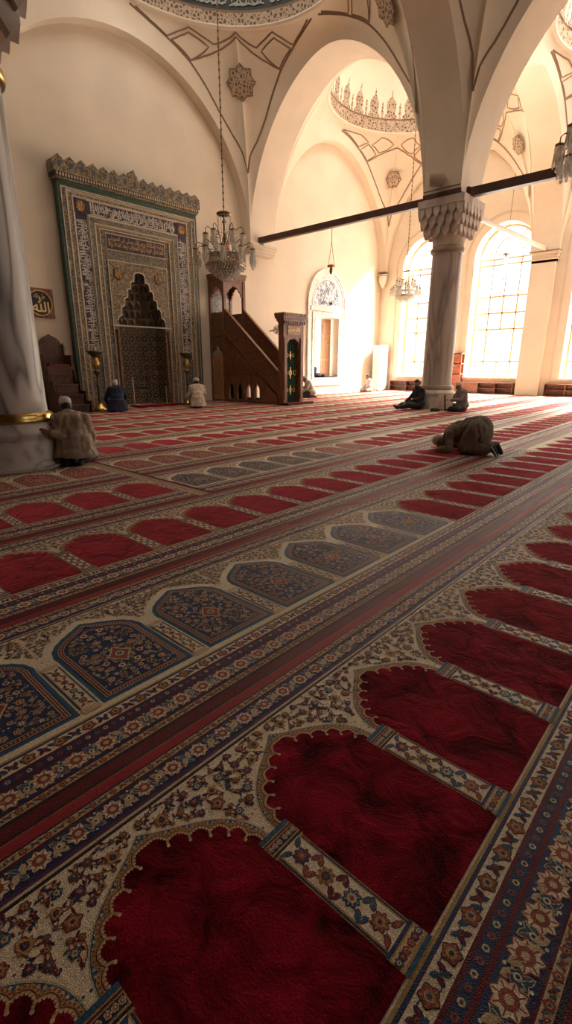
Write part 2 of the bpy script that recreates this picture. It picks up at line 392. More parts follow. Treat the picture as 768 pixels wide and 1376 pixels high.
def bay(x0, x1, y0, y1, cx, cy, a, b, zr, fN, fS, fE, fW, name, dome_h, big=False, corners='NE NW SE SW', seed=0):
    mN, mS, mE, mW = fN, fS, fE, fW
    def low(ph):
        dx, dy = a*math.cos(ph), b*math.sin(ph); best = None
        for side, t in (('E', (x1-cx)/dx if dx > 1e-9 else 9e9), ('W', (x0-cx)/dx if dx < -1e-9 else 9e9), ('N', (y1-cy)/dy if dy > 1e-9 else 9e9), ('S', (y0-cy)/dy if dy < -1e-9 else 9e9)):
            if t > 0 and (best is None or t < best[1]): best = (side, t)
        s, t = best; px, py = cx+dx*t, cy+dy*t
        z = {'E': mE(py), 'W': mW(py), 'N': mN(px), 'S': mS(px)}[s]
        return Vector((px, py, z))
    cph = {}
    for k, (X, Y) in dict(NE=(x1,y1), NW=(x0,y1), SW=(x0,y0), SE=(x1,y0)).items():
        cph[k] = math.atan2((Y-cy)/b, (X-cx)/a) % (2*PI)
    def S(ph, t):
        L = low(ph); Rg = Vector((cx+a*math.cos(ph), cy+b*math.sin(ph), zr))
        P = L.lerp(Rg, t); ln = (Rg-L).length
        o = Vector((a*math.cos(ph), b*math.sin(ph), 0)).normalized()
        bl = .085*ln*4*t*(1-t)
        return P+o*bl*.75+Vector((0,0,bl*.65))
    def Sn(ph, t, off=.012):           # just under the surface, for painted lines
        P = S(ph, t); e = 2e-3
        u = S(ph+e, t)-S(ph-e, t); v = S(ph, min(1, t+.01))-S(ph, max(0, t-.01))
        n = u.cross(v); n = n.normalized() if n.length > 1e-12 else Vector((0,0,-1))
        if n.dot(Vector((cx, cy, zr-3))-P) < 0: n = -n
        return P+n*off
    ks = sorted(cph.values()); phs = []
    for i, k in enumerate(ks):
        nx = ks[(i+1) % 4]+(2*PI if i == 3 else 0)
        phs += spaced(k, nx, 32)[:-1]
    phs.append(ks[0]+2*PI)
    m = MB()
    ts = [i/14 for i in range(15)]
    m.grid([[tuple(S(p, t)) for p in phs] for t in ts], 0)
    # ring cornice, then the drum band and dome
    n = 96
    def ring(s, z): return [(cx+a*s*math.cos(2*PI*i/n), cy+b*s*math.sin(2*PI*i/n), z) for i in range(n+1)]
    rows = [ring(1,zr), ring(.975,zr+.02), ring(.965,zr+.07), ring(.985,zr+.10)]
    m.grid(rows, 0)
    if big:
        m.grid([ring(.985,zr+.10), ring(.975,zr+.40)], 2); m.grid([ring(.975,zr+.40), ring(.97,zr+.46)], 1)
        m.grid([ring(.97,zr+.46), ring(.94,zr+1.25)], 3); m.grid([ring(.94,zr+1.25), ring(.935,zr+1.34)], 2)
        base, zb = .935, zr+1.34
    else:
        m.grid([ring(.985,zr+.10), ring(.985,zr+.55)], 2); m.grid([ring(.9845,zr+.55), ring(.98,zr+.60)], 1)
        base, zb = .98, zr+.60
    dome = lambda s: (base*math.cos(s*PI/2), zb+dome_h*math.sin(s*PI/2))
    m.grid([ring(*dome(i/12)) for i in range(13)], 0)
    if not big:        # crown-shaped finials painted above the band
        nc = 26
        def at(u, z):
            s = math.asin(min(.99, max(0, (z-zb)/dome_h)))
            k = base*math.cos(s)*.996
            return (cx+a*k*math.cos(u), cy+b*k*math.sin(u), z)
        for i in range(nc):
            u0 = 2*PI*(i+.5)/nc; w = 2*PI/nc
            prof = [(.34,0),(.36,.10),(.22,.22),(.26,.42),(.27,.56),(.2,.70),(.09,.80),(.03,.88),(.05,.94),(.012,1.08)]
            L = [at(u0-w*p, zb+h*.95) for p, h in prof]; Q = [at(u0+w*p, zb+h*.95) for p, h in prof]
            m.strip(L, Q, 2)
            u1 = u0+w*.5
            prof = [(.09,0),(.045,.12),(.09,.25),(.03,.36),(.07,.44),(.015,.62)]
            m.strip([at(u1-w*p, zb+h*.95) for p, h in prof], [at(u1+w*p, zb+h*.95) for p, h in prof], 2)
    # painted strapwork on the pendentives
    def line(pts, w=.05):
        P = []
        for (p0, t0), (p1, t1) in zip(pts[:-1], pts[1:]):
            k = max(2, int(14*max(abs(p1-p0)*3, abs(t1-t0))))
            for i in range(k): P.append((p0+(p1-p0)*i/k, t0+(t1-t0)*i/k))
        P.append(pts[-1])
        Q = [Sn(*p) for p in P]
        Lf, Rt = [], []
        for i, q in enumerate(Q):
            d = Q[min(i+1, len(Q)-1)]-Q[max(0, i-1)]; d = d.normalized() if d.length > 1e-9 else Vector((1,0,0))
            nn = (Vector((cx, cy, zr-4))-q).normalized(); sd = d.cross(nn).normalized()
            Lf.append(tuple(q+sd*w/2)); Rt.append(tuple(q-sd*w/2))
        m.strip(Lf, Rt, 1)
    def loop(pts, w=.05): line(pts+[pts[0]], w)
    qs = sorted(cph.items(), key=lambda kv: kv[1])
    for kn, pc in qs:
        if kn not in corners.split(): continue
        # half-angle to the neighbouring arch crowns
        i = [k for k, _ in qs].index(kn)
        def apex(side): return {'E': 0, 'N': PI/2, 'W': PI, 'S': 1.5*PI}[side]
        lo, hi = {'NE': (0, PI/2), 'NW': (PI/2, PI), 'SW': (PI, 1.5*PI), 'SE': (1.5*PI, 2*PI)}[kn]
        dl, dh = pc-lo, hi-pc
        A = lambda f, t: (pc+(f*dh if f > 0 else f*dl), t)
        # border along the arches down to the tip, then the strapwork under the ring
        for sg in (1, -1):
            G = lambda *q: [A(sg*f, t) for f, t in q]
            if big:
                line(G((.95,.90),(.75,.66),(.60,.515),(.50,.44),(.42,.385),(.36,.325),(.30,.27),(.25,.225),(.20,.19),(.15,.185),(.10,.205),(.05,.26),(0,.33)), .06)
                line(G((.42,.40),(.37,.50),(.30,.63),(.2,.775),(.1,.89),(0,.975)))
                line(G((.90,.92),(.76,.72),(.62,.565),(.52,.80),(.43,.95),(.32,.885),(.21,.845),(.10,.93),(0,.995)))
                loop(G((.58,.54),(.50,.73),(.43,.86),(.33,.82),(.255,.785),(.33,.61),(.41,.425),(.48,.48)))
            else:
                line(G((1,.60),(.80,.50),(.60,.37),(.50,.32),(.40,.275),(.30,.22),(.22,.19),(.15,.185),(.10,.205),(.05,.26),(0,.33)), .055)
                line(G((.40,.30),(.34,.44),(.25,.63),(.14,.78),(.0,.91)))
                loop(G((.26,.95),(.16,.94),(.06,.905),(.16,.78),(.25,.675),(.32,.71),(.385,.72),(.32,.84)), .045)
                loop(G((.44,.69),(.50,.54),(.56,.38),(.48,.345),(.41,.31),(.35,.45),(.29,.60),(.36,.65)), .045)
                loop(G((.98,.70),(.80,.58),(.60,.42),(.52,.60),(.45,.74),(.53,.80),(.62,.86),(.80,.80)), .045)
        # medallion
        t0 = .77 if big else .68
        o = Sn(pc, t0, .02); e = Vector((-math.sin(pc), math.cos(pc), 0)); d = (S(pc, t0+.03)-S(pc, t0-.03)).normalized()
        rad = .52 if big else .40
        pts = []
        for k in range(32 if big else 24):
            np_ = 16 if big else 12
            ang = 2*PI*k/(2*np_) if not big else 2*PI*k/32
            rr = rad*((1.0 if (k % 4) == 0 else .78 if (k % 4) == 2 else .86) if big else (1.0 if k % 4 == 0 else .86))
            pts.append(tuple(o+(e*math.cos(ang)+d*math.sin(ang))*rr))
        m.add(pts, [tuple(range(len(pts)))], 1)
        pts2 = [tuple(Vector(p).lerp(o, .1)+(Vector((cx,cy,zr-4))-o).normalized()*.012) for p in pts]
        m.add(pts2, [tuple(range(len(pts)))], 2)
    o = m.build(name, [PLASTER, LINE, ORNA, GREENBAND]); struct(o)
    return S, (cx, cy, a, b, zr)
bay(3.3, PW0, PY1, 15.6, 10.1, 11.9, 4.2, 3.62, 11.6, qibla_main, trans_main, A1, A1, 'ceiling.001', 3.6, True, 'NE SE')
bay(3.3, PW0, SOUTH, PY0, 10.1, 3.3, 4.2, 3.62, 11.6, trans_main, trans_main, A2, A2, 'ceiling.002', 3.6, True, 'NE')
bay(PW1, 25.1, PY1, 15.6, 20.75, 11.9, 3.55, 3.5, 11.6, SX, SX, A1, A1, 'ceiling.003', 3.2, False, 'NE SE')
bay(PW1, 25.1, SOUTH, PY0, 20.75, 3.33, 3.55, 3.5, 11.6, SX, SX, A2, A2, 'ceiling.004', 3.2, False, 'NE SE')

# inscription in the dome band of the main bay: pale flowing strokes on the dark ring
def calli_strokes(w, h, rnd, pitch=.16):
    """strokes of a thuluth-like line: tall shafts, bowls and dots; list of polylines in 0..w x 0..h"""
    out = []; x = pitch*.5
    while x < w-pitch*.4:
        k = rnd.random()
        if k < .38:
            out.append([(x+.02*h, .18*h), (x, .55*h), (x-.03*h, .93*h), (x-.08*h, .86*h)])
        elif k < .7:
            r = pitch*.55; out.append([(x+r*math.cos(a), .32*h+.24*h*math.sin(a)) for a in [PI*(.1-i*.14) for i in range(9)]]+[(x-r*1.1, .42*h)])
        elif k < .85:
            r = .13*h; out.append([(x+r*math.cos(a), .45*h+r*math.sin(a)) for a in [i*PI/4 for i in range(9)]]); out.append([(x+r, .4*h), (x, .15*h), (x-pitch*.9, .1*h)])
        else:
            out.append([(x+pitch, .72*h), (x+pitch*.3, .66*h), (x-pitch*.4, .74*h), (x-pitch, .66*h)])
        if rnd.random() < .55: q = rnd.uniform(.05,.92)*h; out.append([(x-.02*h, q), (x+.05*h, q+.05*h)])
        if rnd.random() < .35: out.append([(x-.1*h, .05*h), (x+.25*h, .13*h), (x+.45*h, .07*h)])
        x += pitch*rnd.uniform(.7,1.05)
    return out
def ribbon(bm, pts3, nrm, w, mi):
    pts3 = [Vector(p) for p in pts3]; A, B = [], []
    for i, q in enumerate(pts3):
        d = pts3[min(i+1, len(pts3)-1)]-pts3[max(0, i-1)]; d = d.normalized() if d.length > 1e-9 else Vector((1,0,0))
        s = d.cross(nrm); ww = w*(.75+.5*math.sin(PI*i/max(1, len(pts3)-1)))
        A.append(tuple(q+s*ww/2)); B.append(tuple(q-s*ww/2))
    bm.strip(A, B, mi)
rnd = random.Random(5); m = MB(); U0, U1 = -.35, 2.3; LEN = (U1-U0)*3.75
for st in calli_strokes(LEN, .66, rnd, .2):
    P = []
    for x, y in st:
        u = U0+(LEN-x)/LEN*(U1-U0); z = 11.6+.52+y; k = .97-.03*(y+.06)/.79-.006
        P.append((10.1+4.2*k*math.cos(u), 11.9+3.62*k*math.sin(u), z))
    c = Vector(P[0]); ribbon(m, P, (Vector((10.1,11.9,c.z))-c).normalized(), .05, 0)
struct(m.build('trim_5', mat('inscription_paint', (.27,.265,.21), .6)))

# -------- tie beams
def beam(pts, w, h, mt, name, label):
    a, b = Vector(pts[0]), Vector(pts[1]); mb = MB(); d = b-a
    rz = math.atan2(d.y, d.x)
    mb.box(tuple((a+b)/2), (d.length, w, h), 0, rz)
    mb.box(tuple(a+d.normalized()*.04), (.1, w*1.25, h*1.2), 0, rz); mb.box(tuple(b-d.normalized()*.04), (.1, w*1.25, h*1.2), 0, rz)
    return tag(mb.build(name, mt, loc=pts[0]), label, 'tie beam')
beam(((15.62,15.6,6.14),(15.62,8.2,6.20)), .17, .21, BEAM, 'tie_beam', 'dark wooden tie beam from the wall above the pulpit to the pier', )
beam(((15.62,7.06,6.16),(15.62,-.4,6.16)), .2, .23, BEAM, 'tie_beam', 'dark wooden tie beam behind the hanging glass lamps at the frame edge')
m = MB(); m.bx(PW0-.03, PW0, PY0-.03, PY1, 6.08, 6.2, 0); m.bx(PW0-.02, PW1+.02, PY0-.02, PY0, 6.08, 6.12, 1); m.bx(PW0-.015, PW0, PY0, PY1, 6.27, 6.30, 1)
struct(m.build('trim_6', [BEAM, LINE]))
m = MB(); m.tube([(16.56,7.6,6.0),(25.04,7.6,6.22)], .085, 10); 
tag(m.build('tie_rod', mat('pale_iron', (.55,.46,.37), .5), loc=(16.56,7.6,6.0)), 'pale round tie rod from the column capital to the window wall', 'tie rod')

# -------- columns
def column(x, y, r, marble, label):
    t = thing('column', (x, y, 0), label, 'column', None)
    b = MB()
    b.lathe([(.66,0),(.66,.06),(.635,.10),(.62,.38),(.60,.44),(.64,.47),(.64,.52),(.57,.58),(.53,.63)], (x,y,0), 40); b.lathe([(.78,0),(.78,.05)], (x,y,0), 8, smooth=False)
    b.build('base', MARBLE_B if marble is MARBLE_L else STONE, t)
    rg = MB(); rg.lathe([(r+.02,.62),(r+.075,.635),(r+.085,.67),(r+.06,.69),(r+.065,.72),(r+.05,.75),(r+.01,.765)], (x,y,0), 40); rg.build('ring', BRASS if marble is MARBLE_L else mat('bronze_stone', (.33,.26,.17), .5), t)
    s = MB(); s.lathe([(r+.01,.75),(r,.9),(r*.985,2.8),(r*.95,4.72)], (x,y,0), 48); s.build('shaft', marble, t)
    rg = MB(); rg.lathe([(r*.95,4.66),(r*1.06,4.68),(r*1.09,4.74),(r*1.06,4.80),(r*1.0,4.82),(r*.98,4.86)], (x,y,0), 40); rg.build('ring', BRASS if marble is MARBLE_L else mat('bronze_stone', (.33,.26,.17), .5), t)
    # muqarnas capital: tiers of small pointed brackets growing from round to square
    c = MB(); c.lathe([(r*.97,4.8),(r*1.0,5.0),(r*1.12,5.2)], (x,y,0), 32)
    tiers = [(5.12,5.36,.50,.58), (5.36,5.62,.58,.66), (5.62,5.86,.65,.72)]
    for k, (z0, z1, h0, h1) in enumerate(tiers):
        c.bx(x-h0*.93, x+h0*.93, y-h0*.93, y+h0*.93, z0, z1)
        n = 4+k
        for sx, sy in ((1,0),(-1,0),(0,1),(0,-1)):
            for i in range(n):
                q = -h1+2*h1*(i+.5)/n; w = h1/n*.82
                prof = [(q-w,z1),(q-w,z0+.10),(q,z0-.06),(q+w,z0+.10),(q+w,z1)]
                d0, d1 = h0*.9, h1
                if sx: f = lambda u, v, d, sx=sx, d0=d0, d1=d1: (x+sx*(d if d < .1e-9 else 0)+sx*(d0 if d == 0 else d1), y+u, v)
                else: f = lambda u, v, d, sy=sy, d0=d0, d1=d1: (x+u, y+sy*(d0 if d == 0 else d1), v)
                c.plate(prof, [], f, 1, 0)
    c.bx(x-.74, x+.74, y-.72, y+.72, 5.86, 6.06); c.bx(x-.69, x+.69, y-.66, y+.66, 5.80, 5.88)
    c.build('capital', STONE, t)
    return t
column(2.62, 7.65, .47, MARBLE_L, 'white marble column with swirling grey veins beside the kneeling man in tan')
column(15.82, 7.63, .47, MARBLE_R, 'grey marble column with carved capital standing between two seated men')

# -------- windows of the east wall
FRAME = mat('window_frame_wood', (.46,.26,.11), .5, var=.15, vscale=6)
LEAD = mat('window_lead', (.16,.13,.11), .5)
def window_e(i, c, hw):
    xg = XE+.58; m = MB(); z0 = WSILL
    hw2 = hw-.03; fn = lambda u, v, d: (d, u, v)
    O = arch_out(c, hw2, z0, WSPR, 28); I = arch_out(c, hw2-.09, z0+.08, WSPR, 28)
    m.plate(O, [I], fn, xg-.05, xg+.05)
    b = .034
    def hbar(z, y0=None, y1=None, mi=0, t=b): m.bx(xg-.03, xg+.03, c-hw2 if y0 is None else y0, c+hw2 if y1 is None else y1, z-t, z+t, mi)
    def vbar(y, za, zb, mi=0, t=b): m.bx(xg-.03, xg+.03, y-t, y+t, za, zb, mi)
    zs = [1.55, 3.06, 3.80, 4.55, 5.95, 6.2]
    for z in zs: hbar(z)
    q = (hw2-.05)*2/4
    for k in (-1, 0, 1): vbar(c+k*q, z0, zs[0])
    vbar(c-q, zs[0], zs[1]); vbar(c+q, zs[0], zs[1])
    for k in (-1, 0, 1): vbar(c+k*q, zs[1], zs[2]); vbar(c+k*q, zs[2], zs[3])
    for k in (-1, 1): vbar(c+k*q, zs[3], zs[5], 1, .024)
    vbar(c, zs[3], 5.5, 1, .024)
    # pointed inner arch with rays, in lead
    for sg in (-1, 1):
        P = [(xg, c+sg*q*math.cos(a)**.9 if a < 1.57 else c, zs[5]+.88*math.sin(a)) for a in [i*PI/2/10 for i in range(11)]]
        m.tube(P, .028, 6, 1)
        for a, ro in ((.42,1), (.98,1)):
            p = (xg, c+sg*q*math.cos(a)**.9, zs[5]+.88*math.sin(a)); e = (xg, c+sg*hw2*math.cos(a*1.0)*.97, WSPR+hw2*math.sin(a)*.97)
            m.tube([p, e], .024, 6, 1)
    m.tube([(xg, c, zs[5]+.88), (xg, c, WSPR+hw2*.97)], .001, 4, 1)
    o = struct(m.build('window_%d' % i, [FRAME, LEAD]))
    p = MB(); p.plate(arch_out(c, hw2-.06, z0+.05, WSPR, 28), [], fn, xg, None); p.build('pane', GLASS, o)
for i, (c, hw) in enumerate(WIN): window_e(i+1, c, hw)
# ================================================================== carpets
def wool(name, col):
    m = bpy.data.materials.new(name); m.use_nodes = True; nt = m.node_tree; b = nt.nodes['Principled BSDF']
    b.inputs['Roughness'].default_value = .6; b.inputs['Specular IOR Level'].default_value = .24
    b.inputs['Sheen Weight'].default_value = .3; b.inputs['Sheen Roughness'].default_value = .4; b.inputs['Sheen Tint'].default_value = (*[min(1, x*1.5+.03) for x in col], 1)
    tc = nt.nodes.new('ShaderNodeTexCoord')
    v = nt.nodes.new('ShaderNodeTexVoronoi'); v.inputs['Scale'].default_value = 300; nt.links.new(tc.outputs['Object'], v.inputs['Vector'])
    sp = nt.nodes.new('ShaderNodeSeparateColor'); nt.links.new(v.outputs['Color'], sp.inputs[0])
    r = nt.nodes.new('ShaderNodeValToRGB'); e = r.color_ramp.elements
    e[0].color = (*[x*.68 for x in col], 1); e[1].color = (*[min(1, x*1.25) for x in col], 1)
    nt.links.new(sp.outputs[0], r.inputs['Fac']); nt.links.new(r.outputs['Color'], b.inputs['Base Color'])
    bp = nt.nodes.new('ShaderNodeBump'); bp.inputs['Strength'].default_value = .6; bp.inputs['Distance'].default_value = .004; bp.invert = True
    nt.links.new(v.outputs['Distance'], bp.inputs['Height']); nt.links.new(bp.outputs['Normal'], b.inputs['Normal'])
    MATS[name] = m
    return m
def velvet(name, c1, c2):
    m = bpy.data.materials.new(name); m.use_nodes = True; nt = m.node_tree; b = nt.nodes['Principled BSDF']
    b.inputs['Roughness'].default_value = .9; b.inputs['Specular IOR Level'].default_value = .05
    b.inputs['Sheen Weight'].default_value = 1.0; b.inputs['Sheen Roughness'].default_value = .3; b.inputs['Sheen Tint'].default_value = (1,.17,.2,1)
    tc = nt.nodes.new('ShaderNodeTexCoord')
    n = nt.nodes.new('ShaderNodeTexNoise'); n.inputs['Scale'].default_value = 6; n.inputs['Detail'].default_value = 5; n.inputs['Roughness'].default_value = .6; n.inputs['Distortion'].default_value = .8
    nt.links.new(tc.outputs['Object'], n.inputs['Vector'])
    r = nt.nodes.new('ShaderNodeValToRGB'); e = r.color_ramp.elements
    e[0].position = .34; e[0].color = (*c2, 1); e[1].position = .70; e[1].color = (*c1, 1)
    nt.links.new(n.outputs['Fac'], r.inputs['Fac']); nt.links.new(r.outputs['Color'], b.inputs['Base Color'])
    n2 = nt.nodes.new('ShaderNodeTexNoise'); n2.inputs['Scale'].default_value = 140; n2.inputs['Detail'].default_value = 6
    nt.links.new(tc.outputs['Object'], n2.inputs['Vector'])
    ad = nt.nodes.new('ShaderNodeMath'); ad.operation = 'MULTIPLY_ADD'; ad.inputs[1].default_value = 6.0
    nt.links.new(n.outputs['Fac'], ad.inputs[0]); nt.links.new(n2.outputs['Fac'], ad.inputs[2])
    bp = nt.nodes.new('ShaderNodeBump'); bp.inputs['Strength'].default_value = .45; bp.inputs['Distance'].default_value = .012
    nt.links.new(ad.outputs[0], bp.inputs['Height']); nt.links.new(bp.outputs['Normal'], b.inputs['Normal'])
    MATS[name] = m
    return m
CK = ['cream','tan','navy','teal','maroon','red','rust','dark','purple','velvet','gold','slate']
CM = [wool('wool_cream', (.84,.69,.49)), wool('wool_tan', (.60,.45,.265)), wool('wool_navy', (.016,.036,.105)), wool('wool_teal', (.025,.10,.18)),
      wool('wool_maroon', (.13,.005,.011)), wool('wool_red', (.33,.014,.03)), wool('wool_rust', (.30,.065,.035)), wool('wool_dark', (.022,.010,.010)),
      wool('wool_purple', (.085,.03,.09)), velvet('wool_velvet', (.31,.009,.024), (.04,.0006,.003)), wool('wool_gold', (.46,.29,.10)), wool('wool_slate', (.20,.175,.165))]
K = {k: i for i, k in enumerate(CK)}
LZ = .0004
class Pat:
    """flat ornament in rug coordinates: polygons with a colour and a layer (pile height)"""
    def __init__(s): s.v = []; s.f = []; s.m = []
    def poly(s, pts, col, lay):
        o = len(s.v); lay += (len(s.f) % 60)*.01; s.v += [(p[0], p[1], lay) for p in pts]; s.f.append(list(range(o, o+len(pts)))); s.m.append(K[col])
    def rect(s, x0, x1, y0, y1, col, lay): s.poly([(x0,y0),(x1,y0),(x1,y1),(x0,y1)], col, lay)
    def stroke(s, pts, w, col, lay):
        n = len(pts); L, Q = [], []; lay += (len(s.f) % 60)*.01
        for i in range(n):
            a, b = pts[max(0,i-1)], pts[min(n-1,i+1)]; dx, dy = b[0]-a[0], b[1]-a[1]; l = math.hypot(dx, dy) or 1
            L.append((pts[i][0]-dy/l*w/2, pts[i][1]+dx/l*w/2, lay)); Q.append((pts[i][0]+dy/l*w/2, pts[i][1]-dx/l*w/2, lay))
        o = len(s.v); s.v += L+Q
        for i in range(n-1): s.f.append([o+i, o+n+i, o+n+i+1, o+i+1]); s.m.append(K[col])
    def disc(s, x, y, r, col, lay, n=6, a0=0): s.poly([(x+r*math.cos(a0+2*PI*i/n), y+r*math.sin(a0+2*PI*i/n)) for i in range(n)], col, lay)
    def flower(s, x, y, r, cols, lay, petals=6, a0=0, d=0):
        if d >= 2: s.disc(x, y, r, cols[0], lay, 5, a0); s.disc(x, y, r*.5, cols[1], lay+1, 4, a0); return
        n = petals*4; P = []
        for i in range(n):
            a = a0+2*PI*i/n; P.append((x+r*(.87+.13*math.cos(petals*(a-a0)))*math.cos(a), y+r*(.87+.13*math.cos(petals*(a-a0)))*math.sin(a)))
        s.poly([(x+(p[0]-x)*1.16, y+(p[1]-y)*1.11) for p in P], cols[3] if len(cols) > 3 else 'dark', lay)
        s.poly(P, cols[0], lay+1); s.disc(x, y, r*.55, cols[1], lay+2, petals+2, a0); s.disc(x, y, r*.27, cols[2], lay+3, 6, a0)
        if d == 0:
            for i in range(petals):
                a = a0+2*PI*i/petals; s.stroke([(x+r*.52*math.cos(a), y+r*.52*math.sin(a)), (x+r*.92*math.cos(a), y+r*.92*math.sin(a))], r*.09, cols[1], lay+2)
    def leaf(s, x, y, l, w, a, col, lay, out=None, d=0):
        f = [(0,0),(.25,.42),(.55,.5),(.82,.25),(1,0),(.8,-.22),(.5,-.42),(.22,-.35)] if d < 2 else [(0,0),(.5,.5),(1,0),(.5,-.5)]
        ca, sa = math.cos(a), math.sin(a)
        def tr(k): return [(x+((p[0]-.5)*k+.5)*l*ca-p[1]*w*k*sa, y+((p[0]-.5)*k+.5)*l*sa+p[1]*w*k*ca) for p in f]
        if out and d < 2: s.poly(tr(1.2), out, lay)
        s.poly(tr(1), col, lay+1)
        if d == 0: s.stroke([(x+.12*l*ca, y+.12*l*sa), (x+.85*l*ca, y+.85*l*sa)], w*.12, out or 'dark', lay+2)
    def palm(s, x, y, r, a, cols, lay, d=0):
        ca, sa = math.cos(a), math.sin(a)
        def tr(pts): return [(x+p[0]*r*ca-p[1]*r*sa, y+p[0]*r*sa+p[1]*r*ca) for p in pts]
        o = [(-.8,0),(-.6,.45),(-.75,.8),(-.2,.72),(0,1.0),(.3,.62),(.7,.55),(1.15,0),(.7,-.55),(.3,-.62),(0,-1.0),(-.2,-.72),(-.75,-.8),(-.6,-.45)]
        s.poly([(x+(p[0]-x)*1.17, y+(p[1]-y)*1.12) for p in tr(o)], cols[3], lay); s.poly(tr(o), cols[0], lay+1)
        if d < 2:
            s.poly(tr([(-.5,0),(-.2,.45),(.3,.4),(.75,0),(.3,-.4),(-.2,-.45)]), cols[1], lay+2); s.poly(tr([(-.3,0),(0,.25),(.4,0),(0,-.25)]), cols[2], lay+3)
    def merge(s, q, dx=0, mirror=False):
        o = len(s.v); s.v += [((-p[0] if mirror else p[0])+dx, p[1], p[2]) for p in q.v]
        s.f += [[o+i for i in (f[::-1] if mirror else f)] for f in q.f]; s.m += q.m

W = .582
def band_floral(P, y0, y1, ground, d, lay=2, fl=('tan','rust','navy','dark'), vine='tan', n=4, big=True, lf=('teal','rust')):
    """running border: meander vine with flowers and leaf pairs, n repeats over the tile"""
    h = y1-y0; c = (y0+y1)/2; p = W/n
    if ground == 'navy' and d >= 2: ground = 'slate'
    P.rect(-W/2, W/2, y0, y1, ground, lay-1)
    if d >= 3: return
    if d < 2:
        pts = [(-W/2+W*i/(n*8), c+h*.26*math.sin(2*PI*i/8)) for i in range(n*8+1)]; P.stroke(pts, max(.0022, h*.06), vine, lay)
    for i in range(n):
        x = -W/2+p*(i+.5); sg = 1 if i % 2 else -1
        P.flower(x, c, h*.45, fl, lay+1, 8 if big else 5, .2*i, d)
        if d < 2 and big:
            for q in range(6): P.disc(x+p*.5+p*.17*math.cos(q*PI/3) if x+p*.72 < W/2 else x+p*.3, c+h*.36*math.sin(q*PI/3+.5), h*.055, ('tan','cream','rust')[q % 3], lay+4, 5)
        for q in (-1, 1):
            xx = x+q*p*.33; P.leaf(xx, c-q*h*.3, h*.52, h*.26, PI/2*q*.9+(.5 if i % 2 else -.5), lf[(i+q) % 2], lay+1, vine, d)
            P.leaf(xx+q*p*.02, c+q*h*.34, h*.46, h*.24, -PI/2*q+.7, lf[(i) % 2], lay+1, vine, d)
        xx = x+p*.5
        if d < 2:
            P.flower(xx if xx < W/2-.01 else -W/2+.0, c+.0, h*.2, (lf[1], fl[0], 'dark', vine), lay+1, 5, 0, max(1,d)) if i < n-1 else None
def beads(P, pts, r, col, step, lay, d):
    """dotted outline"""
    if d >= 2: P.stroke(pts, r*1.5, col, lay); return
    acc = 0
    for (a, b) in zip(pts[:-1], pts[1:]):
        l = math.hypot(b[0]-a[0], b[1]-a[1])
        while acc <= l:
            t = acc/l if l else 0; P.disc(a[0]+(b[0]-a[0])*t, a[1]+(b[1]-a[1])*t, r, col, lay, 5); acc += step
        acc -= l
def lines(P, spec):
    for y0, y1, c in spec: P.rect(-W/2, W/2, y0, y1, c, 1)
def inside(p, poly):
    x, y = p; r = False
    for (x0, y0), (x1, y1) in zip(poly, poly[1:]+poly[:1]):
        if (y0 > y) != (y1 > y) and x < (x1-x0)*(y-y0)/(y1-y0)+x0: r = not r
    return r
def dist_poly(p, poly):
    b = 9
    for (x0, y0), (x1, y1) in zip(poly, poly[1:]+poly[:1]):
        dx, dy = x1-x0, y1-y0; t = max(0, min(1, ((p[0]-x0)*dx+(p[1]-y0)*dy)/(dx*dx+dy*dy+1e-12)))
        b = min(b, math.hypot(p[0]-x0-t*dx, p[1]-y0-t*dy))
    return b
def speckle(P, poly, n, rnd, lay, cols, r):
    xs = [p[0] for p in poly]; ys = [p[1] for p in poly]
    for i in range(n*4):
        p = (rnd.uniform(min(xs), max(xs)), rnd.uniform(min(ys), max(ys)))
        if inside(p, poly):
            P.disc(p[0], p[1], r*rnd.uniform(.6,1.2), cols[i % len(cols)], lay, 5, rnd.random()); n -= 1
            if n <= 0: return
def scatter(P, poly, rmin, rmax, n, rnd, lay, d, cols, vine, leaves, tries=500, gap=1.04):
    """vine scroll with blossoms filling a region"""
    xs = [p[0] for p in poly]; ys = [p[1] for p in poly]; pts = []
    for it in range(tries):
        p = (rnd.uniform(min(xs), max(xs)), rnd.uniform(min(ys), max(ys))); r = rnd.uniform(rmin, rmax) if it < tries*.12 else rmin*rnd.uniform(.5,1)
        if inside(p, poly) and dist_poly(p, poly) > r*1.0 and all(math.hypot(p[0]-q[0], p[1]-q[1]) > (r+q[2])*gap for q in pts):
            pts.append((p[0], p[1], r))
            if len(pts) >= n: break
    for i, a in enumerate(pts):                                  # curling stems to the nearest neighbours
        ne = sorted([q for q in pts if q is not a], key=lambda q: math.hypot(q[0]-a[0], q[1]-a[1]))[:2]
        for q in ne:
            mx, my = (a[0]+q[0])/2, (a[1]+q[1])/2; ox, oy = -(q[1]-a[1])*.35, (q[0]-a[0])*.35
            if d < 2: P.stroke([((1-t)**2*a[0]+2*t*(1-t)*(mx+ox)+t*t*q[0], (1-t)**2*a[1]+2*t*(1-t)*(my+oy)+t*t*q[1]) for t in [k/6 for k in range(7)]], .0036, vine, lay)
            ang = rnd.uniform(0, 6.28); 
            if d < 2 and inside((mx+ox*.6, my+oy*.6), poly): P.leaf(mx+ox*.5, my+oy*.5, rmin*1.15, rmin*.5, ang, rnd.choice(leaves), lay+1, 'dark' if vine != 'dark' else 'tan', d)
    for i, (x, y, r) in enumerate(pts):
        c = cols[i % len(cols)]
        if i % 3 == 1: P.palm(x, y, r*.85, rnd.uniform(0, 6.28), c, lay+3, d)
        elif i % 3 == 2 and r < rmin*.95: P.leaf(x-r, y, r*2, r*.9, rnd.uniform(0,6.28), c[0], lay+3, c[3], d)
        else: P.flower(x, y, r*.9, c, lay+3, rnd.choice((5,6,8)), rnd.uniform(0,1), d)

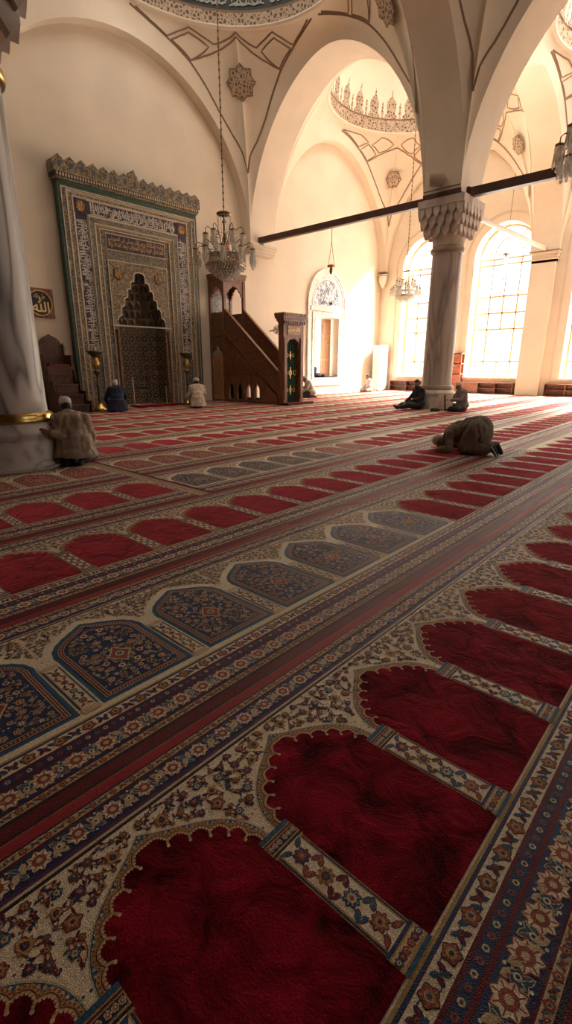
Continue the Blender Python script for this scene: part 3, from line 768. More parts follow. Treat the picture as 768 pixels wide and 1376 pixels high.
BLOOM = [('rust','gold','maroon','maroon'), ('purple','rust','gold','navy'), ('teal','tan','rust','navy'), ('rust','teal','gold','maroon'), ('gold','maroon','teal','rust'), ('maroon','gold','teal','rust')]
BLOOM_N = [('tan','rust','cream','dark'), ('cream','rust','teal','maroon'), ('rust','tan','navy','cream'), ('gold','navy','rust','dark'), ('teal','cream','rust','dark')]
def arch_half(sh=.24, y0=.82, ya=1.09, lobes=7, scallop=.011, d=0):
    """half of the niche head from the shoulder up to the point"""
    P0, P1, P2, P3 = (sh, y0), (sh+.012, y0+.155), (sh*.45, ya-.075), (0, ya)
    bz = lambda t: tuple((1-t)**3*P0[k]+3*t*(1-t)**2*P1[k]+3*t*t*(1-t)*P2[k]+t**3*P3[k] for k in (0,1))
    if d >= 2: return [bz(i/6) for i in range(7)]
    out = []
    for i in range(lobes):
        for j in range(5):
            t = (i+j/5)/lobes; p = bz(t); q = bz(min(1, t+.01)); o = bz(max(0, t-.01)); dx, dy = q[0]-o[0], q[1]-o[1]; l = math.hypot(dx, dy)
            k = scallop*math.sin(PI*j/5)
            out.append((p[0]+dy/l*k, p[1]-dx/l*k))
    out.append(P3)
    return out
def tile(kind, d, seed=1):
    """one prayer place: kind = plain, blue or rose; d = 0 (near) .. 2 (far)"""
    P = Pat(); rnd = random.Random(seed)
    P.rect(-W/2, W/2, 0, 1.42, 'maroon', 0)
    # from the lower seam upwards
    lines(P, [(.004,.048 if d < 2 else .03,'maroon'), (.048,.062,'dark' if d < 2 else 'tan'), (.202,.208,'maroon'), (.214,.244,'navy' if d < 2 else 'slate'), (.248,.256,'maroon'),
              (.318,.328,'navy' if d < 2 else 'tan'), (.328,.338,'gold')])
    band_floral(P, .064, .094, 'tan', max(1,d) if d < 2 else 3, 3, ('rust','gold','navy','maroon'), 'maroon', 8, False)
    band_floral(P, .102, .198, 'navy', d, 3, ('cream','rust','tan','rust'), 'tan', 5, True, ('tan','teal'))
    if d < 2:
        for i in range(16): P.disc(-W/2+W*(i+.5)/16, .229, .0105, 'tan' if i % 2 else 'rust', 2, 6); P.disc(-W/2+W*(i+.5)/16, .229, .005, 'navy', 3, 5)
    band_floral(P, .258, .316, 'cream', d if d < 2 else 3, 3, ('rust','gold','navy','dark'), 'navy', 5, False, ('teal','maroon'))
    if d >= 2:
        for i in range(5): P.disc(-W/2+W*(i+.5)/5, .287, .016, 'rust', 4, 5)
    # cream field and upper borders
    P.rect(-W/2, W/2, .338, 1.20, 'cream', 1)
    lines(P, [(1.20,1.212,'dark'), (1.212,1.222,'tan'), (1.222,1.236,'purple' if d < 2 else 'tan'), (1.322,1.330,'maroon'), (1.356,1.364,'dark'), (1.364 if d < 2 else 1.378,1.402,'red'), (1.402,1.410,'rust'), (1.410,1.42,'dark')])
    band_floral(P, 1.238, 1.320, 'navy', d, 3, ('cream','rust','tan','purple'), 'tan', 5, True, ('teal','tan'))
    band_floral(P, 1.330, 1.356, 'tan', max(1,d) if d < 2 else 3, 3, ('rust','gold','navy','dark'), 'dark', 8, False)
    # niche
    sh = .236
    H = H0 = arch_half(sh, .82, 1.09, 6, .017 if kind == 'plain' else .003, d)
    Hs = arch_half(sh, .82, 1.09, 6, .0, d)
    def outline(off):
        H = Hs if off > .0225 and kind == 'plain' else H0
        r = []
        for i, p in enumerate(H):
            a, b = H[max(0, i-1)], H[min(len(H)-1, i+1)]; dx, dy = b[0]-a[0], b[1]-a[1]; l = math.hypot(dx, dy) or 1
            if i == 0: r.append((p[0]+off, p[1])); continue
            x, y = p[0]+dy/l*off, p[1]-dx/l*off
            if i == len(H)-1: x, y = 0, p[1]+off*1.25
            r.append((max(x, 0) if off > 0 else x, y))
        base = .345 if kind == 'plain' else .375
        rr = [(sh+off, base-(off if kind != 'plain' else 0))]+r
        return rr+[(-x, y) for x, y in rr[::-1]][1:]
    full = outline(0)
    if kind == 'plain':
        P.poly(outline(.043), 'tan', 2); P.poly(outline(.038), 'teal', 3) if d < 2 else None
        P.poly(outline(.020), 'gold', 4); P.poly(outline(.009), 'maroon', 5) if d < 2 else None
        P.poly(outline(.006), 'gold', 6); P.poly(full, 'velvet', 7)
        if d < 2:
            q = outline(.031)[1:-1]; beads(P, q, .0046, 'tan', .016, 4, d); q = outline(.0145)[1:-1]; beads(P, q, .0036, 'rust', .012, 5, d)
            q = full[1:-1]; beads(P, q, .0048, 'tan', .0105, 8, d)
            for i in range(1, 6):
                a = H[i*5]; g = H[i*5+1]; o = H[i*5-1]; dx, dy = g[0]-o[0], g[1]-o[1]; l = math.hypot(dx, dy); nx, ny = -dy/l, dx/l
                for sg in (-1, 1):
                    e = (sg*(a[0]+nx*.015), a[1]+ny*.015-.004); P.stroke([(sg*a[0], a[1]), (sg*(a[0]+nx*.009), a[1]+ny*.009), e], .008, 'gold', 9); P.disc(e[0], e[1], .0058, 'tan', 10, 6)
    else:
        f1, f2 = ('navy','teal') if kind == 'blue' else ('red','maroon')
        P.poly(outline(.012), 'cream', 2); P.poly(outline(.004), f2 if kind == 'blue' else 'maroon', 3); P.poly(outline(-.014), f1, 4)
        P.poly(outline(-.022), 'tan', 5); P.poly(outline(-.026), 'maroon', 6); P.poly(outline(-.046), 'tan', 7); P.poly(outline(-.050), 'navy' if kind == 'blue' else 'red', 8)
        if d < 2: beads(P, outline(-.036)+outline(-.036)[:1], .0052, 'tan', .0155, 7, d)
        inn = outline(-.056)
        L = 9
        Q = Pat(); half = [(0, inn[0][1])]+[p for p in inn if p[0] >= 0]+[(0, max(p[1] for p in inn))]
        scatter(Q, [(max(p[0], .004), p[1]) for p in half], (.0145 if kind == 'blue' else .011) if d < 2 else .022, .026 if d < 2 else .034, 70 if d == 0 else (44 if d == 1 else 9), rnd, L, d, BLOOM_N, 'tan' if kind == 'blue' else 'cream', ('teal','rust','tan') if kind == 'blue' else ('cream','tan','rust'), 3000 if d < 2 else 120)
        if d < 2: speckle(Q, half, 130, rnd, L-.5, ('tan','rust','teal','tan','cream') if kind == 'blue' else ('cream','tan','maroon'), .0048)
        P.merge(Q); P.merge(Q, 0, True)
        c = .66
        P.poly([(0,c+.085),(.03,c+.04),(.062,c),(.03,c-.04),(0,c-.085),(-.03,c-.04),(-.062,c),(-.03,c+.04)], 'tan', L+6)
        P.poly([(0,c+.072),(.024,c+.034),(.052,c),(.024,c-.034),(0,c-.072),(-.024,c-.034),(-.052,c),(-.024,c+.034)], 'rust', L+7)
        P.flower(0, c, .026, ('cream','navy','gold','dark'), L+8, 8, 0, d)
    # spandrels
    sp = [(p[0]+.0, p[1]) for p in outline(.046) if p[0] >= 0 and p[1] > .8]
    poly = [(W/2-.002, .86)]+[p for p in sp]+[(0.002, 1.195), (W/2-.002, 1.195)]
    Q = Pat()
    if kind == 'plain': scatter(Q, poly, .0145 if d < 2 else .02, .028 if d < 2 else .03, 34 if d == 0 else (26 if d == 1 else 6), rnd, 3, d, BLOOM, 'rust', ('teal','rust','maroon','navy'), 3000 if d == 0 else (1200 if d < 2 else 100), 1.16)
    else: scatter(Q, poly, .009 if d < 2 else .02, .016 if d < 2 else .024, 70 if d == 0 else (40 if d == 1 else 6), rnd, 3, d, BLOOM, 'tan', ('rust','tan','maroon','navy'), 1200 if d < 2 else 100)
    if d < 2: speckle(Q, poly, 60 if kind == 'plain' and d == 0 else 120, rnd, 2.3, ('rust','tan','maroon','teal','gold'), .0042)
    P.merge(Q); P.merge(Q, 0, True)
    # columns on the tile edges (half on either side)
    for sg in (-1, 1):
        e = sg*W/2; wx = .052 if kind == 'plain' else .040
        X = lambda a: e-sg*a
        def r(a0, a1, y0, y1, c, l): P.rect(min(X(a0),X(a1)), max(X(a0),X(a1)), y0, y1, c, l)
        r(0, wx, .40, .775, 'navy', 7); r(0, wx-.006, .40, .775, 'gold', 8); r(0, wx-.011, .40, .775, 'cream', 9)
        if kind == 'plain':
            # base
            r(0, .060, .338, .400, 'gold', 8); r(0, .060, .338, .350, 'teal', 9); r(0, .055, .356, .388, 'tan', 9); r(0, .060, .392, .402, 'navy', 10)
            # capital
            r(0, .060, .765, .840, 'gold', 8); r(0, .060, .772, .780, 'dark', 9); r(0, .056, .786, .812, 'navy', 9); r(0, .060, .816, .822, 'maroon', 9); r(0, .060, .826, .842, 'teal', 9)
        else:
            r(0, wx, .362, .40, 'tan', 9); r(0, wx, .775, .81, 'tan', 9)
        if d < 2:
            wv = .034 if kind == 'plain' else .022
            pts = [(X(max(.002, wv*(.5+.5*math.cos(2*PI*k/16)))), .41+.355*k/64) for k in range(65)]
            P.stroke(pts, .0035, 'navy', 10)
            for k in range(4):
                y = .454+k*.0888
                if sg > 0: P.flower(X(0), y, .025 if kind == 'plain' else .017, BLOOM[(k*2) % 5], 12, 8, 0, 0 if d == 0 else 1)
                for q in (-1, 1):
                    P.leaf(X(.012 if kind == 'plain' else .006), y+q*.028, .034 if kind == 'plain' else .024, .018 if kind == 'plain' else .012, (.55*q if sg < 0 else PI-.55*q), ('rust','teal','maroon')[(k+(q > 0)) % 3], 10, 'maroon', 1)
                if k < 3: P.disc(X(.026 if kind == 'plain' else .018), y+.044, .0065, 'gold', 11, 6); P.disc(X(.026 if kind == 'plain' else .018), y+.044, .0032, 'maroon', 12, 5)
            if kind == 'plain':
                for k in range(3):
                    P.flower(X(.012+.018*k), .371, .011, BLOOM[k], 11, 5, 0, 1); P.flower(X(.012+.018*k), .799, .010, (('tan','rust','cream','dark')), 11, 5, 0, 1)
        else:
            for k in range(3): P.disc(X(.018), .47+k*.12, .017, ('rust','navy','rust')[k], 10, 5)
    return P
TILES = {}
def get_tile(kind, d, var=0):
    key = (kind, d, var)
    if key not in TILES:
        P = tile(kind, d, 11+var*7+len(kind)); TILES[key] = (np.array(P.v, dtype=np.float32), P.f, np.array(P.m, dtype=np.int32))
    return TILES[key]
def end_border(w):
    P = Pat(); P.rect(0, w, .004, 1.416, 'tan', 1); P.rect(w-.03, w, .004, 1.416, 'dark', 2); P.rect(w-.06, w-.036, .004, 1.416, 'red', 2); P.rect(.01, .018, .004, 1.416, 'navy', 2)
    for k in range(26):
        P.flower(w*.42, .03+k*.0535, .022, BLOOM[k % 5], 3, 6, 0, 1); P.disc(w*.18, .055+k*.0535, .008, 'rust', 3, 5); P.disc(w*.64, .055+k*.0535, .008, 'navy', 3, 5)
    return P
def rug(name, y0, tiles, label, thick=.012, end=0):
    """tiles: list of (x centre, kind, detail)"""
    V, Fi, Ln, Mi = [], [], [], []; off = 0
    for i, (xc, kind, d) in enumerate(tiles):
        v, f, m = get_tile(kind, d, i % 3 if d < 2 else 0)
        q = v.copy(); q[:,0] += xc; q[:,1] += y0; q[:,2] = q[:,2]*LZ+thick
        V.append(q); Fi.append(np.concatenate([np.array(x, dtype=np.int32) for x in f])+off); Ln.append(np.array([len(x) for x in f], dtype=np.int32)); Mi.append(m); off += len(v)
    xa, xb = tiles[0][0]-W/2, tiles[-1][0]+W/2
    if end:
        P = end_border(end); q = np.array(P.v, dtype=np.float32); q[:,0] += xb; q[:,1] += y0; q[:,2] = q[:,2]*LZ+thick
        V.append(q); Fi.append(np.concatenate([np.array(x, dtype=np.int32) for x in P.f])+off); Ln.append(np.array([len(x) for x in P.f], dtype=np.int32)); Mi.append(np.array(P.m, dtype=np.int32)); off += len(q); xb += end
    yb = y0+1.42; g = .004
    bxv = np.array([(xa,y0+g,0),(xb,y0+g,0),(xb,yb-g,0),(xa,yb-g,0),(xa,y0+g,thick-.0003),(xb,y0+g,thick-.0003),(xb,yb-g,thick-.0003),(xa,yb-g,thick-.0003)], dtype=np.float32)
    fx = [(0,3,2,1),(4,5,6,7),(0,1,5,4),(1,2,6,5),(2,3,7,6),(3,0,4,7)]
    V.append(bxv); Fi.append(np.array(fx, dtype=np.int32).ravel()+off); Ln.append(np.full(6, 4, dtype=np.int32)); Mi.append(np.full(6, K['maroon'], dtype=np.int32))
    V = np.concatenate(V); Fi = np.concatenate(Fi); Ln = np.concatenate(Ln); Mi = np.concatenate(Mi)
    V[:,0] -= xa; V[:,1] -= y0
    me = bpy.data.meshes.new(name); me.vertices.add(len(V)); me.vertices.foreach_set('co', V.ravel()); me.loops.add(len(Fi)); me.loops.foreach_set('vertex_index', Fi.astype(np.int32))
    me.polygons.add(len(Ln)); st = np.zeros(len(Ln), dtype=np.int32); st[1:] = np.cumsum(Ln)[:-1]; me.polygons.foreach_set('loop_start', st)
    for m in CM: me.materials.append(m)
    me.polygons.foreach_set('material_index', Mi); me.update(calc_edges=True)
    o = bpy.data.objects.new(name, me); C.objects.link(o); o.location = (xa, y0, 0)
    return tag(o, label, 'carpet', 'rows of prayer carpets')
def row(k, x0, x1, phase, kindf, label, end=0):
    y0 = -.02+1.42*k; ts = []
    i0 = math.ceil((x0-phase)/W); i = i0
    while phase+W*i <= x1:
        xc = phase+W*i; dist = math.hypot(xc, max(0, y0+.5))
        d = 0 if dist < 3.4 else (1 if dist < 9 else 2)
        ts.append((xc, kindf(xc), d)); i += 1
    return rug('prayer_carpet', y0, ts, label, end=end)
SEAM = 3.44
row(-1, -.6, 6, .549, lambda x: 'plain', 'carpet row ending at the lowest right corner, mostly outside the picture')
row(0, -.7, 16, .549, lambda x: 'plain', 'carpet row in front, with the largest plain deep red niches and cream columns')
row(1, -.8, 24.8, .45, lambda x: 'blue' if x < 4.2 else 'plain', 'carpet row with seven large blue flowered niches, red niches farther along')
row(2, -.6, 24.8, .57, lambda x: 'plain', 'carpet row of red niches just behind the large blue flowered niches')
row(3, -.6, SEAM-.3, 2.96-5*W, lambda x: 'plain', 'short carpet with three red niches left of the cross seam', .185)
row(3, SEAM, 24.8, SEAM+.30, lambda x: 'blue' if x < 6.3 else ('rose' if x < 7.6 else 'plain'), 'carpet row with small grey-blue niches starting right of the cross seam')
row(4, -.6, SEAM-.3, 2.96-5*W, lambda x: 'rose', 'short carpet of rose flowered niches before the kneeling man in tan', .185)
row(4, SEAM, 24.8, SEAM+.30, lambda x: 'rose' if x < 6.6 else 'plain', 'carpet row that starts with rose flowered niches right of the kneeling man')
far = ['carpet row running under the two marble columns', 'first carpet row behind the two marble columns', 'second carpet row behind the two marble columns',
       'carpet row passing under the foot of the pulpit gate', 'carpet row under the men in navy and cream', 'last carpet row along the tiled prayer niche wall']
for k in range(5, 11): row(k, -.6 if k < 10 else 5.7, 24.9, .3+.07*k, lambda x: 'plain', far[k-5])
# ================================================================== furniture of the hall
# ---- Arabic lettering: joined letter forms, laid out right to left
AR = {'ا':('ﺍ','ﺎ'),'د':('ﺩ','ﺪ'),'ذ':('ﺫ','ﺬ'),'ر':('ﺭ','ﺮ'),'ز':('ﺯ','ﺰ'),'و':('ﻭ','ﻮ'),'ب':('ﺏ','ﺐ','ﺑ','ﺒ'),'ت':('ﺕ','ﺖ','ﺗ','ﺘ'),'ج':('ﺝ','ﺞ','ﺟ','ﺠ'),'ح':('ﺡ','ﺢ','ﺣ','ﺤ'),'خ':('ﺥ','ﺦ','ﺧ','ﺨ'),
      'س':('ﺱ','ﺲ','ﺳ','ﺴ'),'ع':('ﻉ','ﻊ','ﻋ','ﻌ'),'ق':('ﻕ','ﻖ','ﻗ','ﻘ'),'ك':('ﻙ','ﻚ','ﻛ','ﻜ'),'ل':('ﻝ','ﻞ','ﻟ','ﻠ'),'م':('ﻡ','ﻢ','ﻣ','ﻤ'),'ن':('ﻥ','ﻦ','ﻧ','ﻨ'),'ه':('ﻩ','ﻪ','ﻫ','ﻬ'),'ي':('ﻱ','ﻲ','ﻳ','ﻴ'),'ص':('ﺹ','ﺺ','ﺻ','ﺼ'),'ى':('ﻯ','ﻰ'),'ف':('ﻑ','ﻒ','ﻓ','ﻔ'),'ئ':('ﺉ','ﺊ','ﺋ','ﺌ'),'ة':('ﺓ','ﺔ')}
def shape(s):
    out = []
    for w in s.split(' '):
        prev = False; r = ''
        for i, ch in enumerate(w):
            f = AR.get(ch)
            if not f: r += ch; prev = False; continue
            nxt = i+1 < len(w) and w[i+1] in AR and len(f) == 4
            r += (f[3] if prev and nxt else f[1] if prev else f[2] if nxt else f[0]); prev = nxt
        out.append(r[::-1])
    return ' '.join(out[::-1])
def text_polys(body, bold=.012):
    c = bpy.data.curves.new('lettering', 'FONT'); c.body = body; c.offset = bold; c.resolution_u = 2
    o = bpy.data.objects.new('lettering', c); C.objects.link(o)
    me = bpy.data.meshes.new_from_object(o.evaluated_get(bpy.context.evaluated_depsgraph_get()))
    V = [tuple(v.co) for v in me.vertices]; F = [list(p.vertices) for p in me.polygons]
    bpy.data.objects.remove(o); bpy.data.curves.remove(c); bpy.data.meshes.remove(me)
    x0, x1 = min(v[0] for v in V), max(v[0] for v in V); y0, y1 = min(v[1] for v in V), max(v[1] for v in V)
    return [((v[0]-x0)/(x1-x0), (v[1]-y0)/(y1-y0)) for v in V], F, (x1-x0)/(y1-y0)
VERSE = shape('فنادته الملائكة وهو قائم يصلى فى المحراب'); VERSE2 = shape('كلما دخل عليها زكريا المحراب وجد عندها رزقا')
def letter_fill(bm, body, fn, mi=0, bold=.012):
    V, F, asp = text_polys(body, bold); bm.add([fn(u, v) for u, v in V], F, mi)

# ---- the tiled prayer niche
cream, blk = (.36,.30,.21), (.035,.035,.035)
T_BLUE = tile_mat('tile_blue', [(.03,.055,.075),(.07,.10,.105),(.26,.22,.15),(.17,.10,.05),(.05,.085,.085),(.02,.03,.05)], 23, grout=cream, gw=.055)
T_OCHRE = tile_mat('tile_ochre', [(.24,.16,.08),(.10,.085,.065),(.32,.26,.17),(.035,.05,.055),(.18,.10,.045)], 25, grout=(.40,.33,.23), gw=.055)
T_CREST = tile_mat('tile_crest', [(.07,.075,.07),(.24,.19,.12),(.035,.045,.05),(.17,.12,.065)], 20, grout=(.36,.29,.2), gw=.06)
T_GREY = tile_mat('tile_grey', [(.05,.075,.085),(.22,.19,.13),(.09,.10,.09),(.03,.045,.055),(.15,.10,.06)], 26, grout=(.38,.32,.23), gw=.055)
T_NICHE = tile_mat('tile_niche', [(.13,.10,.065),(.06,.05,.04),(.22,.16,.09),(.04,.033,.03)], 17, grout=(.28,.22,.14), gw=.06)
T_MUQ = mat('muqarnas_tile', (.20,.155,.10), .4, var=.5, vscale=9, bump=.3, bscale=30)
T_PURPLE = mat('tile_purple', (.042,.026,.055), .3, var=.25, vscale=20)
T_GREEN = mat('tile_green', (.045,.095,.075), .3, var=.3, vscale=12)
T_LINE = mat('tile_cream_line', (.52,.45,.33), .4)
T_DARK = mat('tile_dark_line', (.045,.035,.04), .4)
T_WHITE = mat('tile_white_lettering', (.64,.60,.52), .4)
T_GOLD = mat('tile_gold_lettering', (.52,.36,.14), .4)
T_ROSE = tile_mat('tile_rosette', [(.50,.25,.08),(.42,.28,.1),(.24,.10,.04),(.5,.36,.16)], 22, grout=(.18,.09,.04), gw=.08)
MX = 10.02; FY = 15.70
t = thing('prayer_niche', (MX, 15.85, 0), 'tall tiled prayer niche with toothed crest and stepped recess on the end wall', 'prayer niche')
WF = lambda u, v, d: (MX+u, d, v)
def frame_part(name, o, i, d, mt, zb=0.0, lines=True, depth=.05, close=False):
    """an upside-down U between half width/top o and half width/top i"""
    m = MB(); (ow, oz), (iw, iz) = o, i
    m.plate([(-ow,zb),(-ow,oz),(ow,oz),(ow,zb),(iw,zb),(iw,iz),(-iw,iz),(-iw,zb)], [], WF, d, d+depth, 0)
    if lines:
        for (w, z) in ((ow, oz), (iw+.03, iz+.03)):
            m.plate([(-w,zb),(-w,z),(w,z),(w,zb),(w-.028,zb),(w-.028,z-.028),(-w+.028,z-.028),(-w+.028,zb)], [], WF, d-.012, d, 1)
    return m.build(name, [mt, T_LINE], t)
core = MB()
nh = [(.90,0),(.90,2.80),(.87,2.90),(.75,2.96),(.75,3.16),(.72,3.22),(.61,3.26),(.61,3.44),(.58,3.50),(.48,3.53),(.48,3.71),(.45,3.77),(.35,3.80),(.35,3.95),(.31,4.01),(.20,4.04),(.19,4.24),(.13,4.30),(0,4.32)]
niche_out = [(w,z) for w,z in nh]+[(-w,z) for w,z in nh[::-1]][1:]
core.plate([(-2.44,0),(-2.44,6.42),(2.44,6.42),(2.44,0),(.93,0),(.93,4.4),(-.93,4.4),(-.93,0)], [], WF, FY+.1, YQ+.02, 0)
core.build('body', T_GREEN, t)
frame_part('outer_frame', (2.48,6.42), (2.40,6.34), FY, T_GREEN, lines=False, depth=.1)
frame_part('outer_frame', (2.40,6.34), (2.22,6.26), FY-.01, T_BLUE, depth=.11)
frame_part('outer_frame', (2.22,6.26), (2.04,6.14), FY+.02, T_OCHRE, depth=.08)
b = frame_part('inscription_band', (2.04,6.14), (1.62,5.72), FY+.03, T_PURPLE, zb=1.62, depth=.07)
frame_part('lower_panel', (2.04,1.62), (1.62,1.62), FY+.03, T_BLUE, depth=.07, lines=False)
m = MB(); y = FY+.022
letter_fill(m, VERSE, lambda u, v: (MX-1.52+3.04*u, y, 5.77+.31*v), 0, .02)
letter_fill(m, VERSE2, lambda u, v: (MX-1.5+3.0*u, y, 5.88+.24*v), 0, .016)
for st in calli_strokes(3.1, .36, random.Random(8), .09): ribbon(m, [(MX-1.55+p, y, 5.745+q) for p, q in st], Vector((0,-1,0)), .022, 0)
for sg in (-1, 1):
    for tx, off in ((VERSE, .0), (VERSE2, .12)):
        letter_fill(m, tx, lambda u, v: (MX+sg*1.83-.16+.28*(1-v)+off*.3-.02, y, 1.75+3.8*u), 0, .018)
    for st in calli_strokes(3.95, .36, random.Random(20+sg), .09): ribbon(m, [(MX+sg*1.83+.18-q, y, 1.70+p) for p, q in st], Vector((0,-1,0)), .022, 0)
m.build('lettering', T_WHITE, b)
for sg in (-1, 1):
    m = MB(); m.plate([(sg*1.83+.20*a, 5.93+.20*c) for a, c in ((-1,-1),(-1,1),(1,1),(1,-1))], [], WF, y-.005, y, 0)
    m.plate([(sg*1.83+.15*math.cos(k*PI/8)*(1 if k % 2 else .86), 5.93+.15*math.sin(k*PI/8)*(1 if k % 2 else .86)) for k in range(16)], [], WF, y-.015, y-.005, 1); m.build('corner_rosette', [T_PURPLE, T_ROSE], t)
frame_part('inner_frame', (1.62,5.72), (1.42,5.52), FY+.0, T_GREY, depth=.1)
frame_part('inner_frame', (1.42,5.52), (1.26,5.42), FY+.03, T_OCHRE, depth=.07)
frame_part('inner_frame', (1.26,5.42), (1.11,5.42), FY+.05, T_BLUE, depth=.05, lines=False)
m = MB(); m.plate([(-1.11,4.60),(-1.11,5.42),(1.11,5.42),(1.11,4.60)], [], WF, FY+.05, FY+.1, 0); m.plate([(-1.09,4.88),(-1.09,5.36),(1.09,5.36),(1.09,4.88)], [], WF, FY+.035, FY+.05, 2); ip_frame = m
m.build('inner_frame', [T_GREY, T_LINE, T_LINE], t)
m = MB(); m.plate([(-1.06,4.91),(-1.06,5.33),(1.06,5.33),(1.06,4.91)], [], WF, FY+.02, FY+.05, 0); ip = m.build('inscription_panel', [T_PURPLE], t)
m = MB(); letter_fill(m, VERSE2, lambda u, v: (MX-1.02+2.04*u, FY+.012, 4.95+.22*v), 0, .02); letter_fill(m, VERSE, lambda u, v: (MX-1.02+2.04*u, FY+.012, 5.10+.2*v), 0, .015); m.build('lettering', [T_GOLD], ip)
m = MB(); fld = [(-1.11,0),(-1.11,4.60),(1.11,4.60),(1.11,0)]
m.plate(fld+niche_out, [], WF, FY+.03, FY+.1, 0) if False else None
half = [(1.11,0),(1.11,4.60),(0,4.60)]+nh[::-1]
m.plate(half, [], WF, FY+.03, FY+.12, 0); m.plate([(-w,z) for w,z in half], [], WF, FY+.03, FY+.12, 0)
m.build('niche_surround', [T_OCHRE], t)
m = MB()                                            # pale outline of the stepped arch and of the field
A = [(w,z) for w,z in niche_out if z > 2.7]; c0 = (0, 3.2)
for off0, off1, mi in ((-.0,.035,0),):
    Bq = [(w+(off1 if w > 0 else -off1 if w < 0 else 0), z+off1*.8) for w, z in A]
    m.strip([WF(w,z,FY+.02) for w,z in A], [WF(w,z,FY+.02) for w,z in Bq], 0)
for w, z in ((1.11,4.60),):
    m.plate([(-w,0),(-w,z),(w,z),(w,0),(w-.03,0),(w-.03,z-.03),(-w+.03,z-.03),(-w+.03,0)], [], WF, FY+.015, FY+.03, 0)
m.build('outline', [T_LINE], t)
for sg in (-1, 1):
    m = MB(); m.plate([(sg*.76+.15*math.cos(k*PI/10), 4.22+.15*math.sin(k*PI/10)) for k in range(20)], [], WF, FY+.005, FY+.03, 0); m.plate([(sg*.76+.18*math.cos(k*PI/10), 4.22+.18*math.sin(k*PI/10)) for k in range(20)], [], WF, FY+.015, FY+.03, 1)
    m.build('rosette', [T_ROSE, T_DARK], t)
# recess: five-sided back, hexagon lattice with dark medallions
plan = [(-.90,0),(-.78,.42),(-.40,.74),(.40,.74),(.78,.42),(.90,0)]
m = MB()
for (ax, ay), (bx_, by) in zip(plan[:-1], plan[1:]):
    ya, yb = FY+.10+ay, FY+.10+by
    m.add([(MX+ax,ya,0),(MX+bx_,yb,0),(MX+bx_,yb,2.45),(MX+ax,ya,2.45)], [(0,1,2,3)], 0); m.add([(MX+ax,ya,2.45),(MX+bx_,yb,2.45),(MX+bx_,yb,2.75),(MX+ax,ya,2.75)], [(0,1,2,3)], 1)
    L = math.hypot(bx_-ax, by-ay); nx, ny = (by-ay)/L, -(bx_-ax)/L
    cols = max(1, round(L/.27))
    for i in range(cols):
        for k in range(7):
            if cols > 1 and (i+k) % 2 and False: continue
            u = (i+.5)/cols; cx, cy = MX+ax+(bx_-ax)*u, ya+(yb-ya)*u; zc = .30+k*.33
            for rr, mi, off in ((.135,2,.006),(.118,3,.012),(.04,4,.016)):
                m.add([(cx+(bx_-ax)/L*rr*math.cos(q*PI/4+PI/8)-ny*0+nx*0+(-(0))+ (0) + (ny*0) + (nx*off)*-1*-1*0 + off*nx, cy+(by-ay)/L*rr*math.cos(q*PI/4+PI/8)+off*ny, zc+rr*math.sin(q*PI/4+PI/8)) for q in range(8)], [tuple(range(8))], mi)
m.build('niche_back', [T_NICHE, T_BLUE, mat('tile_tan', (.30,.23,.14), .5), mat('tile_brown', (.055,.033,.022), .5), mat('tile_tan', (.30,.23,.14), .5)], t)
# honeycomb vault: tiers of little pointed cells stepping inwards
m = MB(); tiers = [(2.72,2.96,.90),(2.96,3.24,.78),(3.24,3.51,.63),(3.51,3.78,.50),(3.78,4.02,.37),(4.02,4.32,.22)]
for k, (z0, z1, hw) in enumerate(tiers):
    s = hw/.90; P = [(x*s, y*s) for x, y in plan]; nxt = tiers[k+1][2]/.90 if k < 5 else 0
    Q = [(x*nxt, y*nxt) for x, y in plan]
    m.strip([(MX+x, FY+.1+y, z0) for x, y in P], [(MX+x, FY+.1+y, z1) for x, y in P], 0)
    m.strip([(MX+x, FY+.1+y, z1) for x, y in P], [(MX+x, FY+.1+y, z1) for x, y in Q], 0)
    for (ax, ay), (bx_, by) in zip(P[:-1], P[1:]):
        L = math.hypot(bx_-ax, by-ay); n = max(1, round(L/.24)); nx, ny = (by-ay)/L, -(bx_-ax)/L
        for i in range(n):
            u0, u1 = i/n, (i+1)/n; um = (u0+u1)/2
            pt = lambda u, z, o: (MX+ax+(bx_-ax)*u+nx*o, FY+.1+ay+(by-ay)*u+ny*o, z)
            e = .07
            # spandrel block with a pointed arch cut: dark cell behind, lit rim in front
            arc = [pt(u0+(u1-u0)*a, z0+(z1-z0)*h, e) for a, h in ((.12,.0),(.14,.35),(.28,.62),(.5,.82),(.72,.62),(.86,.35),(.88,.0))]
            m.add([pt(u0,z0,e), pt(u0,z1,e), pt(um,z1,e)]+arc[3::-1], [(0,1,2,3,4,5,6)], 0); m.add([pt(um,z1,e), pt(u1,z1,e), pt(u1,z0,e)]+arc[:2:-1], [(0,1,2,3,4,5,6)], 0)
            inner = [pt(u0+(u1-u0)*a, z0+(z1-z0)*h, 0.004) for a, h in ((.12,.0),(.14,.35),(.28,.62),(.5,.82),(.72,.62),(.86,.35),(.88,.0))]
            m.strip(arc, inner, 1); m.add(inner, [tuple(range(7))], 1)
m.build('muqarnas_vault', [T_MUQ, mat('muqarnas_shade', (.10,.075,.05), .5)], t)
for sg in (-1, 1):
    m = MB(); m.lathe([(.05,0),(.05,.12),(.035,.16),(.035,2.38),(.05,2.42),(.06,2.52)], (MX+sg*1.0, FY, 0), 12); m.build('colonnette', WOOD, t)
m = MB(); m.bx(MX-1.14, MX+1.14, FY-.02, FY+.03, 2.62, 2.66); m.build('moulding', T_LINE, t)
